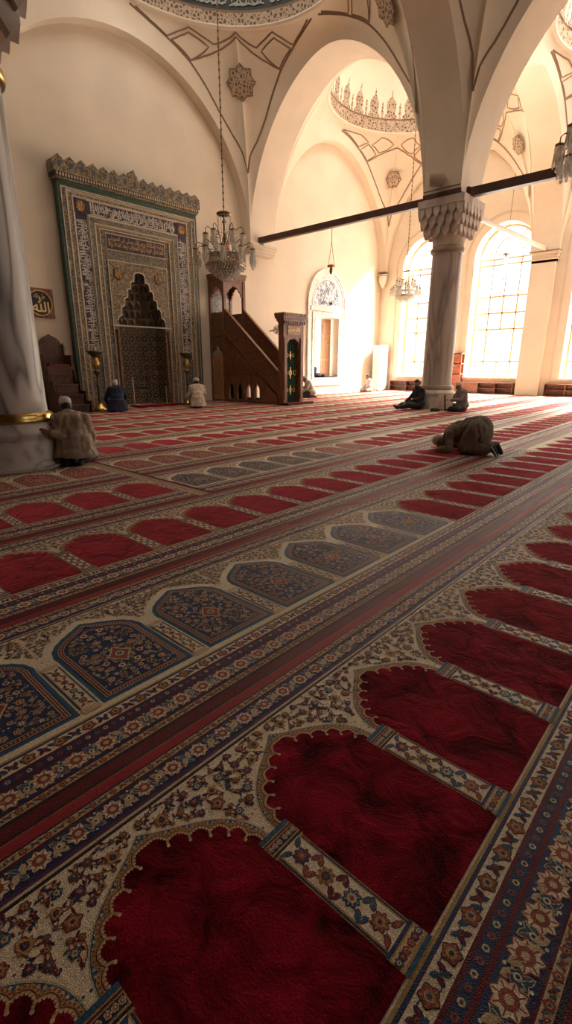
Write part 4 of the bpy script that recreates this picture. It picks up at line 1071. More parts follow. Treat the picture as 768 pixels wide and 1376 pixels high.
# cornice and toothed crest
m = MB()
for o, z0, z1, mi in ((0,6.42,6.50,0),(.05,6.50,6.56,1),(.08,6.56,6.66,2),(.11,6.66,6.70,1)):
    m.bx(MX-2.46-o, MX+2.46+o, FY-.02-o, YQ, z0, z1, mi)
for i in range(60): m.bx(MX-2.5+i*.0848, MX-2.5+i*.0848+.045, FY-.112, FY-.09, 6.57, 6.65, 3)
m.build('cornice', [T_GREEN, T_OCHRE, T_DARK, T_LINE], t)
m = MB(); out = [(-2.58,6.70)]; n = 15
for i in range(n):
    x0 = -2.58+5.16*i/n; w = 5.16/n; big_ = i == 7; h = 7.27 if big_ else 7.10; bs = 6.96
    for a, f in ((.0,0),(.10,.12),(.22,.45),(.36,.62),(.46,.9),(.5,1),(.54,.9),(.64,.62),(.78,.45),(.90,.12)):
        out.append((x0+w*a, bs+(h-bs)*f))
out += [(2.58,6.96),(2.58,6.70)]
m.plate(out[::-1], [], WF, FY-.12, YQ-.02, 0)
for i in range(n):
    xc = -2.58+5.16*(i+.5)/n; r_ = .10
    for q, mi in ((.8,1),(.66,2)): m.add([WF(xc+r_*q*math.cos(k*PI/4), 6.86+1.25*r_*q*math.sin(k*PI/4), FY-.125-.003*mi) for k in range(8)], [tuple(range(8))], mi)
m.build('crest', [T_CREST, T_OCHRE, mat('crest_blue', (.05,.065,.085), .4)], t)

# microphone stand and a low post in the recess, and the imam's mat
def mic(x, y, h, label, boom=True):
    k = thing('microphone_stand', (x, y, 0), label, 'microphone stand')
    m = MB(); m.lathe([(.14,.024),(.14,.03),(.03,.05)], (x,y,0), 20); m.build('base', DARKBRASS, k)
    m = MB(); m.tube([(x,y,.04),(x,y,h)], .022, 10); m.build('pole', mat('chrome', (.7,.68,.64), .25, metal=1), k)
    if boom:
        m = MB(); m.tube([(x-.04,y,h),(x+.2,y-.05,h+.01),(x+.46,y-.1,h-.01)], .02, 8); m.build('boom', mat('black_metal', (.02,.02,.02), .4), k)
        m = MB(); m.ell((x+.5,y-.11,h-.015), (.06,.045,.045)); m.build('microphone', mat('black_metal', (.02,.02,.02), .4), k); m = MB(); m.tube([(x+.1,y-.03,h-.35),(x+.42,y-.1,h-.36)], .05, 8); m.build('reading_rest', MATS['black_metal'], k)
    k.location.z = .046
mic(9.22, 15.35, .98, 'tall microphone stand with boom before the tiled niche'); mic(10.52, 15.35, .62, 'short plain stand post at the right of the tiled niche', False)
m = MB(); m.bx(9.15, 10.95, 14.9, 15.56, .022, .06); m.bx(9.2, 10.9, 14.95, 15.55, .06, .066, 1)
tag(m.build('prayer_mat', [CM[K['maroon']], CM[K['velvet']]], loc=(10,15.2,.022)), 'thick dark red mat in front of the tiled niche', 'mat')

# ---- candlesticks
def candlestick(x, y, label, top=1.92, green=True):
    k = thing('candlestick', (x, y, 0), label, 'candlestick', None)
    m = MB(); m.lathe([(.20,.024),(.21,.05),(.17,.09),(.12,.16),(.07,.2),(.05,.26)], (x,y,0), 20); m.build('base', BRASS, k)
    m = MB(); m.lathe([(.045,.25),(.03,.32),(.055,.37),(.03,.42),(.028,.72),(.05,.76),(.03,.80),(.028,1.08),(.06,1.12),(.10,1.18),(.10,1.22),(.04,1.26)], (x,y,0), 16); m.build('stem', DARKBRASS, k)
    m = MB(); m.lathe([(.04,1.26),(.10,1.34),(.12,1.42),(.09,1.52),(.05,1.58),(.06,1.62)], (x,y,0), 20); m.build('knop', BRASS, k)
    m = MB(); m.lathe([(.05,1.60),(.14,1.66),(.22,1.76),(.24,1.80),(.225,1.80),(.13,1.70),(.02,1.66)], (x,y,0), 24); m.build('bowl', mat('green_bronze', (.11,.13,.06), .35, metal=.6), k)
    m = MB(); m.lathe([(.03,1.68),(.045,1.74),(.05,1.86),(.04,top),(.03,top)], (x,y,0), 14); m.build('candle', mat('old_wax', (.42,.40,.22), .4), k)
candlestick(7.76, 14.95, 'tall brass candlestick standing left of the tiled niche by the man in navy'); candlestick(11.2, 15.0, 'tall brass candlestick standing right of the tiled niche behind the man in cream', 1.88)

# ---- preacher's stepped chair
kx0, kx1 = 6.42, 7.22
t = thing('preaching_chair', ((kx0+kx1)/2, 15.2, 0), 'carved dark wooden preaching chair with steps and arched back', 'stepped chair')
tops = [1.14,.84,.55,.27]; fr = [15.30,15.0,14.72,14.44]
for k, (z, y0) in enumerate(zip(tops, fr)):
    m = MB(); yb = fr[k-1] if k else 15.42
    m.bx(kx0+.06, kx1-.06, y0+.02, yb+.02, z-.30 if k < 3 else .024, z-.035, 0); m.bx(kx0+.05, kx1-.05, y0-.015, yb+.02, z-.035, z, 1); m.build('step', [CARVED_D, WOOD_D], t)
for x in (kx0, kx1):
    m = MB(); w = .045
    P = [(14.42,.024),(14.42,.36),(14.68,.36),(14.68,.64),(14.97,.64),(14.97,.93),(15.27,.93),(15.27,1.24),(15.40,1.24),(15.40,1.68),(15.9,1.68),(15.9,.024)]
    m.plate(P, [[(15.45,.1),(15.45,.95),(15.82,.95),(15.82,.1)]] if x == kx0 else [], lambda u, v, d: (d, u, v), x-w/2, x+w/2, 0); m.build('side_panel', CARVED_D, t)
m = MB(); m.bx(kx0+.03, kx1-.03, 15.38, 15.88, 1.10, 1.36, 0); m.build('seat', [WOOD_D], t)
m = MB(); m.bx(kx0+.1, kx1-.1, 15.36, 15.86, 1.36, 1.42); m.build('cushion', mat('red_cushion', (.22,.03,.03), .8), t)
m = MB(); n = 12; P = [(kx0+.02,1.3),(kx0+.02,1.78)]+[((kx0+kx1)/2-.36*math.cos(PI*i/n), 1.80+(.44*math.sin(PI*i/n)**.8+(.04 if i == n//2 else 0))) for i in range(n+1)]+[(kx1-.02,1.78),(kx1-.02,1.3)]
m.plate(P[::-1], [], lambda u, v, d: (u, d, v), 15.84, 15.90, 0); m.build('backrest', [CARVED_D], t)
for x in (kx0+.03, kx1-.03):
    m = MB(); m.lathe([(.035,0),(.035,.12),(.05,.16),(.05,.28),(.03,.33),(.012,.36)], (x,15.82,1.68), 12); m.build('finial', WOOD_D, t)

# ---- framed gold calligraphy
m = MB(); px, pz = 6.74, 3.15
t = thing('wall_plaque', (px, 15.97, pz), 'square wooden plaque with gold calligraphy in a black circle', 'plaque')
m.bx(px-.40, px+.40, 15.955, 15.995, pz-.41, pz+.41); m.build('board', WOOD, t)
m = MB(); m.plate([(px+.36*math.cos(k*PI/24), pz+.36*math.sin(k*PI/24)) for k in range(48)], [], lambda u,v,d: (u,d,v), 15.945, 15.955, 0); m.plate([(px+.355*math.cos(k*PI/24), pz+.355*math.sin(k*PI/24)) for k in range(48)], [[(px+.33*math.cos(-k*PI/24), pz+.33*math.sin(-k*PI/24)) for k in range(48)]], lambda u,v,d: (u,d,v), 15.938, 15.945, 1); m.build('disc', [mat('black_lacquer', (.012,.010,.008), .35), BRASS], t)
m = MB(); gold = mat('gold_leaf', (.70,.50,.20), .4, metal=.5)
letter_fill(m, '\ufdf2', lambda u, v: (px-.25+.50*u, 15.935, pz-.25+.40*v), 0, .02); letter_fill(m, shape('جل جلاله'), lambda u, v: (px-.17+.32*u, 15.935, pz+.10+.15*v), 0, .012); m.build('lettering', gold, t)

# ---- pulpit
x0, x1 = 13.2, 14.2; t = thing('pulpit', (13.7, 14.0, 0), 'carved dark wooden pulpit with stair, canopy and curtained gate', 'pulpit')
side = lambda u, v, d: (d, u, v)
slope = lambda y: 3.37-(15.15-y)*.815
for x, nm in ((x0, 'stair_side'), (x1, 'stair_side')):
    m = MB(); w = .06
    m.plate([(15.15,slope(15.15)),(15.15,2.55),(12.3,.30),(12.3,slope(12.3))], [], side, x-w/2, x+w/2, 0)
    # top rail and lower string
    for dz, h, o in ((.02,.09,.03),(-.80,.08,.02)):
        m.add([(x+s*(w/2+o), y, slope(y)+dz+e*h) for y in (15.15,12.3) for s in (-1,1) for e in (0,1)], [(0,1,3,2),(4,6,7,5),(0,4,5,1),(2,3,7,6),(1,5,7,3),(0,2,6,4)], 1)
    side_o = m.build(nm, [CARVED, WOOD2 if False else WOOD], t)
    m = MB(); m.plate([(15.15,2.5),(15.15,1.0),(13.2,1.0)], [], side, x-.02, x+.02, 0)
    m.plate([(15.02,2.26),(15.02,1.10),(13.52,1.10)], [[(14.95,2.10),(13.70,1.16),(14.95,1.16)]], side, x-.035 if x == x0 else x+.02, x-.02 if x == x0 else x+.035, 1)
    cy, cz, rr = 14.62, 1.46, .22
    m.plate([(cy+rr*math.cos(k*PI/8)*(1 if k % 2 else .8), cz+rr*math.sin(k*PI/8)*(1 if k % 2 else .8)) for k in range(16)], [], side, x-.032 if x == x0 else x+.02, x-.02 if x == x0 else x+.032, 1)
    m.build('side_panel', [CARVED, WOOD], t)
    # base with small arches
    m = MB(); outer = [(15.15,.024),(15.15,1.0),(13.15,1.0),(12.36,.38),(12.36,.024)]; holes = []
    for c in (14.83, 14.36, 13.89, 13.42):
        holes.append([(c+.15,.12),(c+.15,.52),(c+.11,.64),(c,.76),(c-.11,.64),(c-.15,.52),(c-.15,.12)])
    m.plate(outer, holes, side, x-.05, x+.05, 0)
    m.bx(x-.06, x+.06, 12.36, 15.15, .024, .10, 0)
    m.bx(x-.065, x+.065, 13.15, 15.15, .93, 1.0, 0)
    m.build('arcaded_base', [WOOD], t)
m = MB(); nst = 11
for i in range(nst):
    y1_ = 12.40+i*.25; z = .2+i*.205
    m.bx(x0+.03, x1-.03, y1_, y1_+.27, z-.22, z)
m.build('stairs', WOOD, t)
# canopy over the top platform
m = MB(); m.bx(x0-.04, x1+.04, 15.12, 15.95, 2.46, 2.60); m.build('platform', WOOD, t)
for x in (x0, x1):
    for y in (15.14, 15.92):
        m = MB(); m.bx(x-.055, x+.055, y-.055, y+.055, .024, 4.45); m.build('post', WOOD, t)
def arch_panel(a0, a1, zt, zsp, fn, d0, d1):
    c = (a0+a1)/2; h = (a1-a0)/2-.02
    prof = [(1,0),(1,.2),(.82,.25),(.86,.45),(.62,.55),(.60,.72),(.34,.8),(.28,.93),(0,1)]
    arc = [(c+h*w, zsp+(zt-.18-zsp)*z) for w, z in prof]; arc += [(2*c-u, v) for u, v in arc[::-1]][1:]
    return [(a0, zt), (a0, zsp)]+arc[::-1]+[(a1, zsp), (a1, zt)]
for x in (x0, x1):
    m = MB(); m.plate(arch_panel(15.19,15.87,4.42,3.8,None,0,0), [], side, x-.03, x+.03); m.build('canopy_arch', WOOD, t)
for y in (15.14, 15.92):
    m = MB(); m.plate(arch_panel(x0+.05,x1-.05,4.42,3.8,None,0,0), [], lambda u,v,d: (u,d,v), y-.03, y+.03); m.build('canopy_arch', WOOD, t)
m = MB()
for o, z0, z1 in ((.055,4.42,4.50),(.075,4.50,4.60),(.10,4.60,4.68)): m.bx(x0-o, x1+o, 15.14-o, 15.98, z0, z1)
m.build('canopy_cornice', WOOD, t)
m = MB(); m.lathe([(.44,4.68),(.42,4.76),(.30,5.0),(.18,5.5),(.10,5.85),(.05,6.0),(.07,6.06),(.0,6.2)], (13.7,15.5,0), 8, smooth=False); m.build('spire', WOOD, t)
for q in (x0, x1-.03): m = MB(); m.bx(q, q+.03, 15.18, 15.88, 2.6, 3.32); m.build('platform_rail', CARVED, t)
m = MB(); m.bx(x0+.05, x1-.05, 15.90, 15.97, 2.6, 4.42); m.build('back_panel', tile_mat('back_tile', [(.14,.19,.22),(.42,.42,.4),(.24,.28,.3),(.5,.48,.43)], 16, grout=(.55,.52,.46)), t)
m = MB(); m.plate([(15.19,.024),(15.19,2.48),(15.87,2.48),(15.87,.024)], [], side, x0-.02, x0+.02); m.plate([(15.19,.024),(15.19,2.48),(15.87,2.48),(15.87,.024)], [], side, x1-.02, x1+.02); m.build('rear_panel', CARVED, t)
m = MB(); m.plate([(15.26,.08),(15.26,1.74),(15.84,1.74),(15.84,.08)], [], side, x0-.07, x0-.02, 0)
m.plate([(15.33,.22),(15.33,1.60),(15.77,1.60),(15.77,.22)], [], side, x0-.085, x0-.07, 1); d_ = m.build('side_door', [WOOD2, CARVED2], t)
m = MB(); m.plate([(15.27,1.74),(15.30,1.84),(15.38,1.90),(15.46,1.92),(15.50,2.02),(15.55,2.08),(15.60,2.02),(15.64,1.92),(15.72,1.90),(15.80,1.84),(15.83,1.74)], [], side, x0-.07, x0-.03, 0); m.build('pediment', [carved_mat('carved_pale', (.46,.36,.26), (.22,.15,.1), 20)], d_)
# gate
gy0, gy1 = 12.08, 12.32
for a, b_ in ((x0-.03, x0+.16), (x1-.16, x1+.03)):
    m = MB(); m.bx(a, b_, gy0, gy1, .024, 2.78); m.bx(a+.03, b_-.03, gy0-.02, gy0, .2, 2.3); m.build('gate_post', WOOD, t)
m = MB(); m.bx(x0+.155, x1-.155, gy0+.006, gy1-.006, 2.29, 2.77); m.build('gate_lintel', WOOD, t)
m = MB(); m.bx(x0+.165, x1-.165, gy0-.02, gy0+.006, 2.40, 2.70, 0); ins = m.build('gate_inscription', [CARVED2], t)
m = MB(); letter_fill(m, shape('قائم يصلى'), lambda u, v: (x0+.20+.60*u, gy0-.025, 2.46+.18*v), 0, .02); m.build('lettering', [gold], ins)
m = MB(); cxm = (x0+x1)/2; hw = (x1-x0)/2-.16
arc = [(cxm+hw*math.cos(PI*i/12), 1.92+.36*math.sin(PI*i/12)**.85+(.04 if i == 6 else 0)) for i in range(13)]
m.plate([(cxm+hw,2.30)]+arc+[(cxm-hw,2.30)], [], lambda u,v,d: (u,d,v), gy0+.02, gy0+.14); m.build('gate_arch', CARVED2, t)
m = MB()
for i, (o, z0, z1) in enumerate(((.02,2.78,2.84),(.05,2.84,2.92),(.09,2.92,3.00))): m.bx(x0-.03-o, x1+.03+o, gy0-o, gy1+o, z0, z1)
for i in range(13):
    xx = x0-.12+i*(x1-x0+.24-.07)/12; m.plate([(xx,3.0),(xx,3.06),(xx+.035,3.11),(xx+.07,3.06),(xx+.07,3.0)], [], lambda u,v,d: (u,d,v), gy0-.09, gy0-.05)
for i in range(6):
    yy = gy0-.09+i*.075; m.plate([(yy,3.0),(yy,3.06),(yy+.035,3.11),(yy+.07,3.06),(yy+.07,3.0)], [], side, x0-.12, x0-.08)
for i in range(12): m.bx(x0-.06+i*.092, x0-.06+i*.092+.05, gy0-.11, gy0-.05, 2.74, 2.84)
m.build('gate_crown', WOOD, t)
m = MB(); n = 40; rows = []
for z in (.10, .8, 1.5, 2.26): rows.append([(cxm-hw+2*hw*i/n, gy0+.19+.022*math.sin(i*1.15), z) for i in range(n+1)])
m.grid(rows, 0, True); cur = m.build('curtain', mat('green_velvet', (.012,.055,.035), .7, sheen=.5, var=.3, vscale=4), t)
for z, sc_ in ((1.72,.8),(1.12,1.25),(.52,1.0)):
    m = MB()
    for xx in (-.2, 0, .2):
        for k, (rr, hole) in enumerate(((.075*sc_, True),)):
            O = [(cxm+xx*sc_*.95+rr*math.cos(q*PI/8)*(1.0 if q % 2 else .85), z+rr*1.1*math.sin(q*PI/8)*(1.0 if q % 2 else .85)) for q in range(16)]; I = [(cxm+xx*sc_*.95+rr*.6*math.cos(-q*PI/8), z+rr*.65*math.sin(-q*PI/8)) for q in range(16)]
            m.plate(O, [I], lambda u,v,d: (u,d,v), gy0+.155, gy0+.16)
    m.plate([(cxm-.02,z+.16*sc_),(cxm+.02,z+.16*sc_),(cxm+.02,z-.16*sc_),(cxm-.02,z-.16*sc_)], [], lambda u,v,d: (u,d,v), gy0+.150, gy0+.155)
    m.build('embroidery', gold, cur)
m = MB(); m.bx(x0-.12, x1+.30, 11.78, 12.08, .024, .10); m.build('gate_step', CM[K['maroon']], t)
m = MB(); m.tube([(x1-.0,14.95,3.35),(x1,14.95,2.5)], .02, 8); m.build('rail_post', BRASS, t)

# ---- wall fan right of the pulpit
t = thing('wall_fan', (16.6, 15.98, 2.85), 'small round wall fan on the pale wall above the pulpit stair', 'fan')
m = MB(); m.tube([(16.55,16,2.82),(16.62,15.75,2.84)], .035, 8); m.build('bracket', mat('grey_plastic', (.42,.38,.33), .5), t)
m = MB(); fc = Vector((16.66,15.62,2.86)); D = (Vector((0,0,1.4))-fc).normalized(); u = D.cross(Vector((0,0,1))).normalized(); v = u.cross(D)
for rr in (.2,.15,.10,.05): m.tube([tuple(fc+(u*math.cos(a)+v*math.sin(a))*rr) for a in [k*PI/10 for k in range(21)]], .009, 5)
for k in range(12): a = k*PI/6; m.tube([tuple(fc), tuple(fc-D*.09+(u*math.cos(a)+v*math.sin(a))*.2)], .005, 4)
m.build('guard', mat('grey_plastic', (.42,.38,.33), .5), t)
m = MB()
for k in range(4):
    a = k*PI/2; e = u*math.cos(a)+v*math.sin(a); f = u*math.cos(a+.9)+v*math.sin(a+.9)
    m.add([tuple(fc-D*.04), tuple(fc-D*.04+e*.17), tuple(fc-D*.06+(e+f)*.1), tuple(fc-D*.05+f*.15)], [(0,1,2,3)])
m.ell(tuple(fc-D*.08), .06); m.build('blade', mat('grey_blade', (.3,.27,.24), .5), t)

# ---- marble framed window of the qibla wall
cx = 20.55; fr = lambda u, v, d: (cx+u, d, v)
def pointed(h, z0, zs, top, n=12):
    L = [(h*math.cos(PI/2*i/n), zs+(top-zs)*(math.sin(PI/2*i/n)**.92)) for i in range(n+1)]
    return [(h,z0)]+L+[(-u, v) for u, v in L[::-1]][1:]+[(-h,z0)]
m = MB(); hole = [(WX0-cx,WZ0),(WX0-cx,WZ1),(WX1-cx,WZ1),(WX1-cx,WZ0)]
m.plate(pointed(1.50,.40,4.1,5.80), [hole], fr, YQ-.06, YQ, 0)
m.plate(pointed(1.50,.40,4.1,5.80), [pointed(1.40,.52,4.08,5.66)[::-1]], fr, YQ-.11, YQ-.06, 0)
m.plate(pointed(1.40,.52,4.08,5.66), [pointed(1.30,.62,4.08,5.54)[::-1]], fr, YQ-.085, YQ-.06, 0)
m.plate([(-1.15,.70),(-1.15,3.82),(1.15,3.82),(1.15,.70)], [hole], fr, YQ-.10, YQ-.06, 0)
m.bx(cx-1.3, cx+1.3, YQ-.13, YQ-.06, 3.88, 4.08); 
m.bx(WX0, WX1, YQ-.1, YQ+.7, WZ0-.04, WZ0)
wn = struct(m.build('window_4', [MARBLE_W]))
m = MB(); m.plate(pointed(1.16,4.12,4.12,5.36), [], fr, YQ-.075, YQ-.06, 0); ty = m.build('tympanum', [T_LINE if False else mat('tympanum_tile', (.62,.62,.62), .35)], wn)
m = MB(); rnd = random.Random(3)
for k in range(150):                                      # blue scrollwork
    u = rnd.uniform(-1.05,1.05); v = rnd.uniform(4.2,5.25)
    if abs(u) > 1.08*math.sqrt(max(0, 1-((v-4.12)/1.24)**2))-.12: continue
    r_ = rnd.uniform(.05,.10); a0 = rnd.uniform(0,6.28); sg = rnd.choice((-1,1))
    P = [fr(u+r_*(1-.08*i)*math.cos(a0+sg*i*.6), v+r_*(1-.08*i)*math.sin(a0+sg*i*.6), YQ-.078) for i in range(10)]
    ribbon(m, P, Vector((0,1,0)), .035, 0)
ribbon(m, [fr(u, v, YQ-.078) for u, v in [(p[0]*.93, 4.12+(p[1]-4.12)*.93) for p in pointed(1.16,4.12,4.12,5.36)]], Vector((0,1,0)), .03, 0)
letter_fill(m, VERSE2, lambda u, v: (cx-.75+1.5*u, YQ-.078, 4.2+.2*v), 0, .015)
m.build('scrollwork', mat('tympanum_blue', (.17,.20,.27), .4), ty)
m = MB()
for a, b_ in ((WX0, WX0+.06), (WX0+.62, WX0+.70)): m.bx(a, b_, YQ+.42, YQ+.5, WZ0, WZ1)
for z in (WZ0+.03, 1.9, 2.95, WZ1-.03): m.bx(WX0, WX0+.66, YQ+.42, YQ+.5, z-.035, z+.035)
m.build('casement', FRAME, wn)
m = MB(); m.bx(WX0, WX1, YQ+.455, YQ+.465, WZ0, WZ1); m.build('pane', GLASS, wn)
m = MB(); m.bx(WX1-.86, WX1-.12, YQ+.33, YQ+.39, WZ0+.02, WZ1-.02, 0)
for z0, z1 in ((.95,1.6),(1.7,2.75),(2.85,3.5)): m.bx(WX1-.78, WX1-.20, YQ+.315, YQ+.33, z0, z1, 1)
m.build('shutter', [WOOD2, CARVED2], wn)
# things left on its sill
def bundle(x, z, w, h, d, col, label, rnd_):
    m = MB(); m.ell((x, YQ+.1, z+h*.48), (w/2,d/2,h*.5), 10, 8); m.ell((x+w*.2, YQ+.06, z+h*.7), (w*.3,d*.35,h*.28), 8, 6)
    m.v = [(p[0]+.02*math.sin(p[2]*40+rnd_), p[1], max(z+.001, p[2])) for p in m.v]
    return tag(m.build('cloth_bundle', mat('bundle_'+str(rnd_), col, .9), loc=(x, YQ+.1, z)), label, 'bag', 'bags on the window sill')
bundle(19.78, WZ0, .26, .50, .3, (.03,.025,.045), 'tall dark bag at the left of the window sill by the shutter', 1)
bundle(20.12, WZ0, .42, .20, .3, (.13,.05,.06), 'low reddish bag in the middle of the same window sill', 2)
bundle(20.5, WZ0, .30, .17, .28, (.09,.06,.06), 'small brown bag beside the reddish bag on the sill', 3)

# ---- air conditioner, low bookcases, tall bookcase
t = thing('air_conditioner', (24.75, 15.45, 0), 'tall white floor air conditioner in the far corner', 'air conditioner')
ac0, ac1, ay0, ay1 = 24.36, 25.2, 15.18, 15.62; AW = mat('ac_white', (.62,.60,.57), .45)
m = MB(); m.bx(ac0, ac1, ay0, ay1, .05, 2.42); m.bx(ac0+.03, ac1-.03, ay0+.03, ay1-.03, .024, .05, 1); m.build('body', [AW, BEAM], t)
m = MB()
for i in range(12): m.bx(ac0+.06, ac1-.06, ay0-.012, ay0, .16+i*.085, .20+i*.085)
m.build('intake_grille', mat('ac_grey', (.45,.44,.41), .5), t)
m = MB(); m.bx(ac0+.06, ac1-.06, ay0-.008, ay0, 1.98, 2.34, 0)
for i in range(6): m.bx(ac0+.07, ac1-.07, ay0-.02, ay0-.008, 2.01+i*.055, 2.03+i*.055, 1)
m.build('outlet', [mat('ac_dark', (.10,.11,.11), .4), AW], t)
m = MB(); m.bx(ac0+.18, ac1-.18, ay0-.008, ay0, 1.72, 1.80); m.build('display', MATS['ac_dark'], t)
SH = mat('shelf_wood', (.17,.075,.045), .5, var=.3, vscale=3, stretch=(1,6,6))
def low_case(y0, y1, bays, label, doors=()):
    xb, xf, h = XE-.01, XE-.32, .56; t = thing('low_bookcase', ((xb+xf)/2, (y0+y1)/2, 0), label, 'bookcase', 'low bookcases under the tall windows')
    m = MB(); m.bx(xf, xb, y0, y1, h-.035, h); m.bx(xf, xb, y0, y1, .024, .06); m.bx(xb-.02, xb, y0, y1, .06, h-.035); m.build('carcass', SH, t)
    n = bays
    for i in range(n+1):
        y = y0+(y1-y0)*i/n; m = MB(); m.bx(xf, xb, max(y0, y-.02), min(y1, y+.02), .06, h-.035); m.build('upright', SH, t)
    for i in range(n):
        a, b_ = y0+(y1-y0)*i/n+.02, y0+(y1-y0)*(i+1)/n-.02; m = MB()
        if i in doors: m.bx(xf+.005, xf+.025, a, b_, .065, h-.04); m.build('door', SH, t)
        else: m.bx(xf+.01, xb, a, b_, .28, .30); m.build('shelf', SH, t)
low_case(11.95, 14.9, 3, 'low dark bookcase under the window beside the air conditioner'); low_case(8.25, 10.78, 3, 'low dark bookcase under the window right of the marble column', (2,)); low_case(3.4, 6.85, 4, 'low dark bookcase at the right frame edge beyond the pilaster')
t = thing('bookcase', (25.2, 11.12, 0), 'tall reddish wooden bookcase half hidden behind the marble column', 'bookcase')
RW = mat('red_wood', (.28,.10,.05), .5, var=.2, vscale=4)
m = MB(); m.bx(25.02, 25.05, 10.84, 11.4, .024, 1.95); m.bx(25.36, 25.39, 10.84, 11.4, .024, 1.95); m.build('side_panel', RW, t)
for z in (.05,.45,.95,1.45,1.93): m = MB(); m.bx(25.02, 25.39, 10.84, 11.4, z-.02, z+.02); m.build('shelf', RW, t)
m = MB(); m.bx(25.05, 25.36, 11.37, 11.395, .05, 1.93); m.build('back', SH, t)
# ---- loudspeaker on the pier, with its bracket
t = thing('loudspeaker', (14.95, 7.75, 6.45), 'small grey loudspeaker on the pier above the marble capital', 'loudspeaker')
m = MB(); sp = MB(); sp.lathe([(.0,-.2),(.13,-.2),(.16,-.16),(.16,.16),(.15,.2),(.0,.2)], (0,0,0), 20)
Msp = Matrix.Translation((14.90,7.72,6.46)) @ Matrix.Rotation(R(35), 4, 'Z') @ Matrix.Rotation(R(90), 4, 'X')
place(sp, Msp); sp.build('cabinet', mat('speaker_grey', (.34,.27,.21), .6), t)
m.tube([(15.095,7.75,6.46),(14.98,7.74,6.46)], .03, 8); m.build('bracket', DARKBRASS, t)
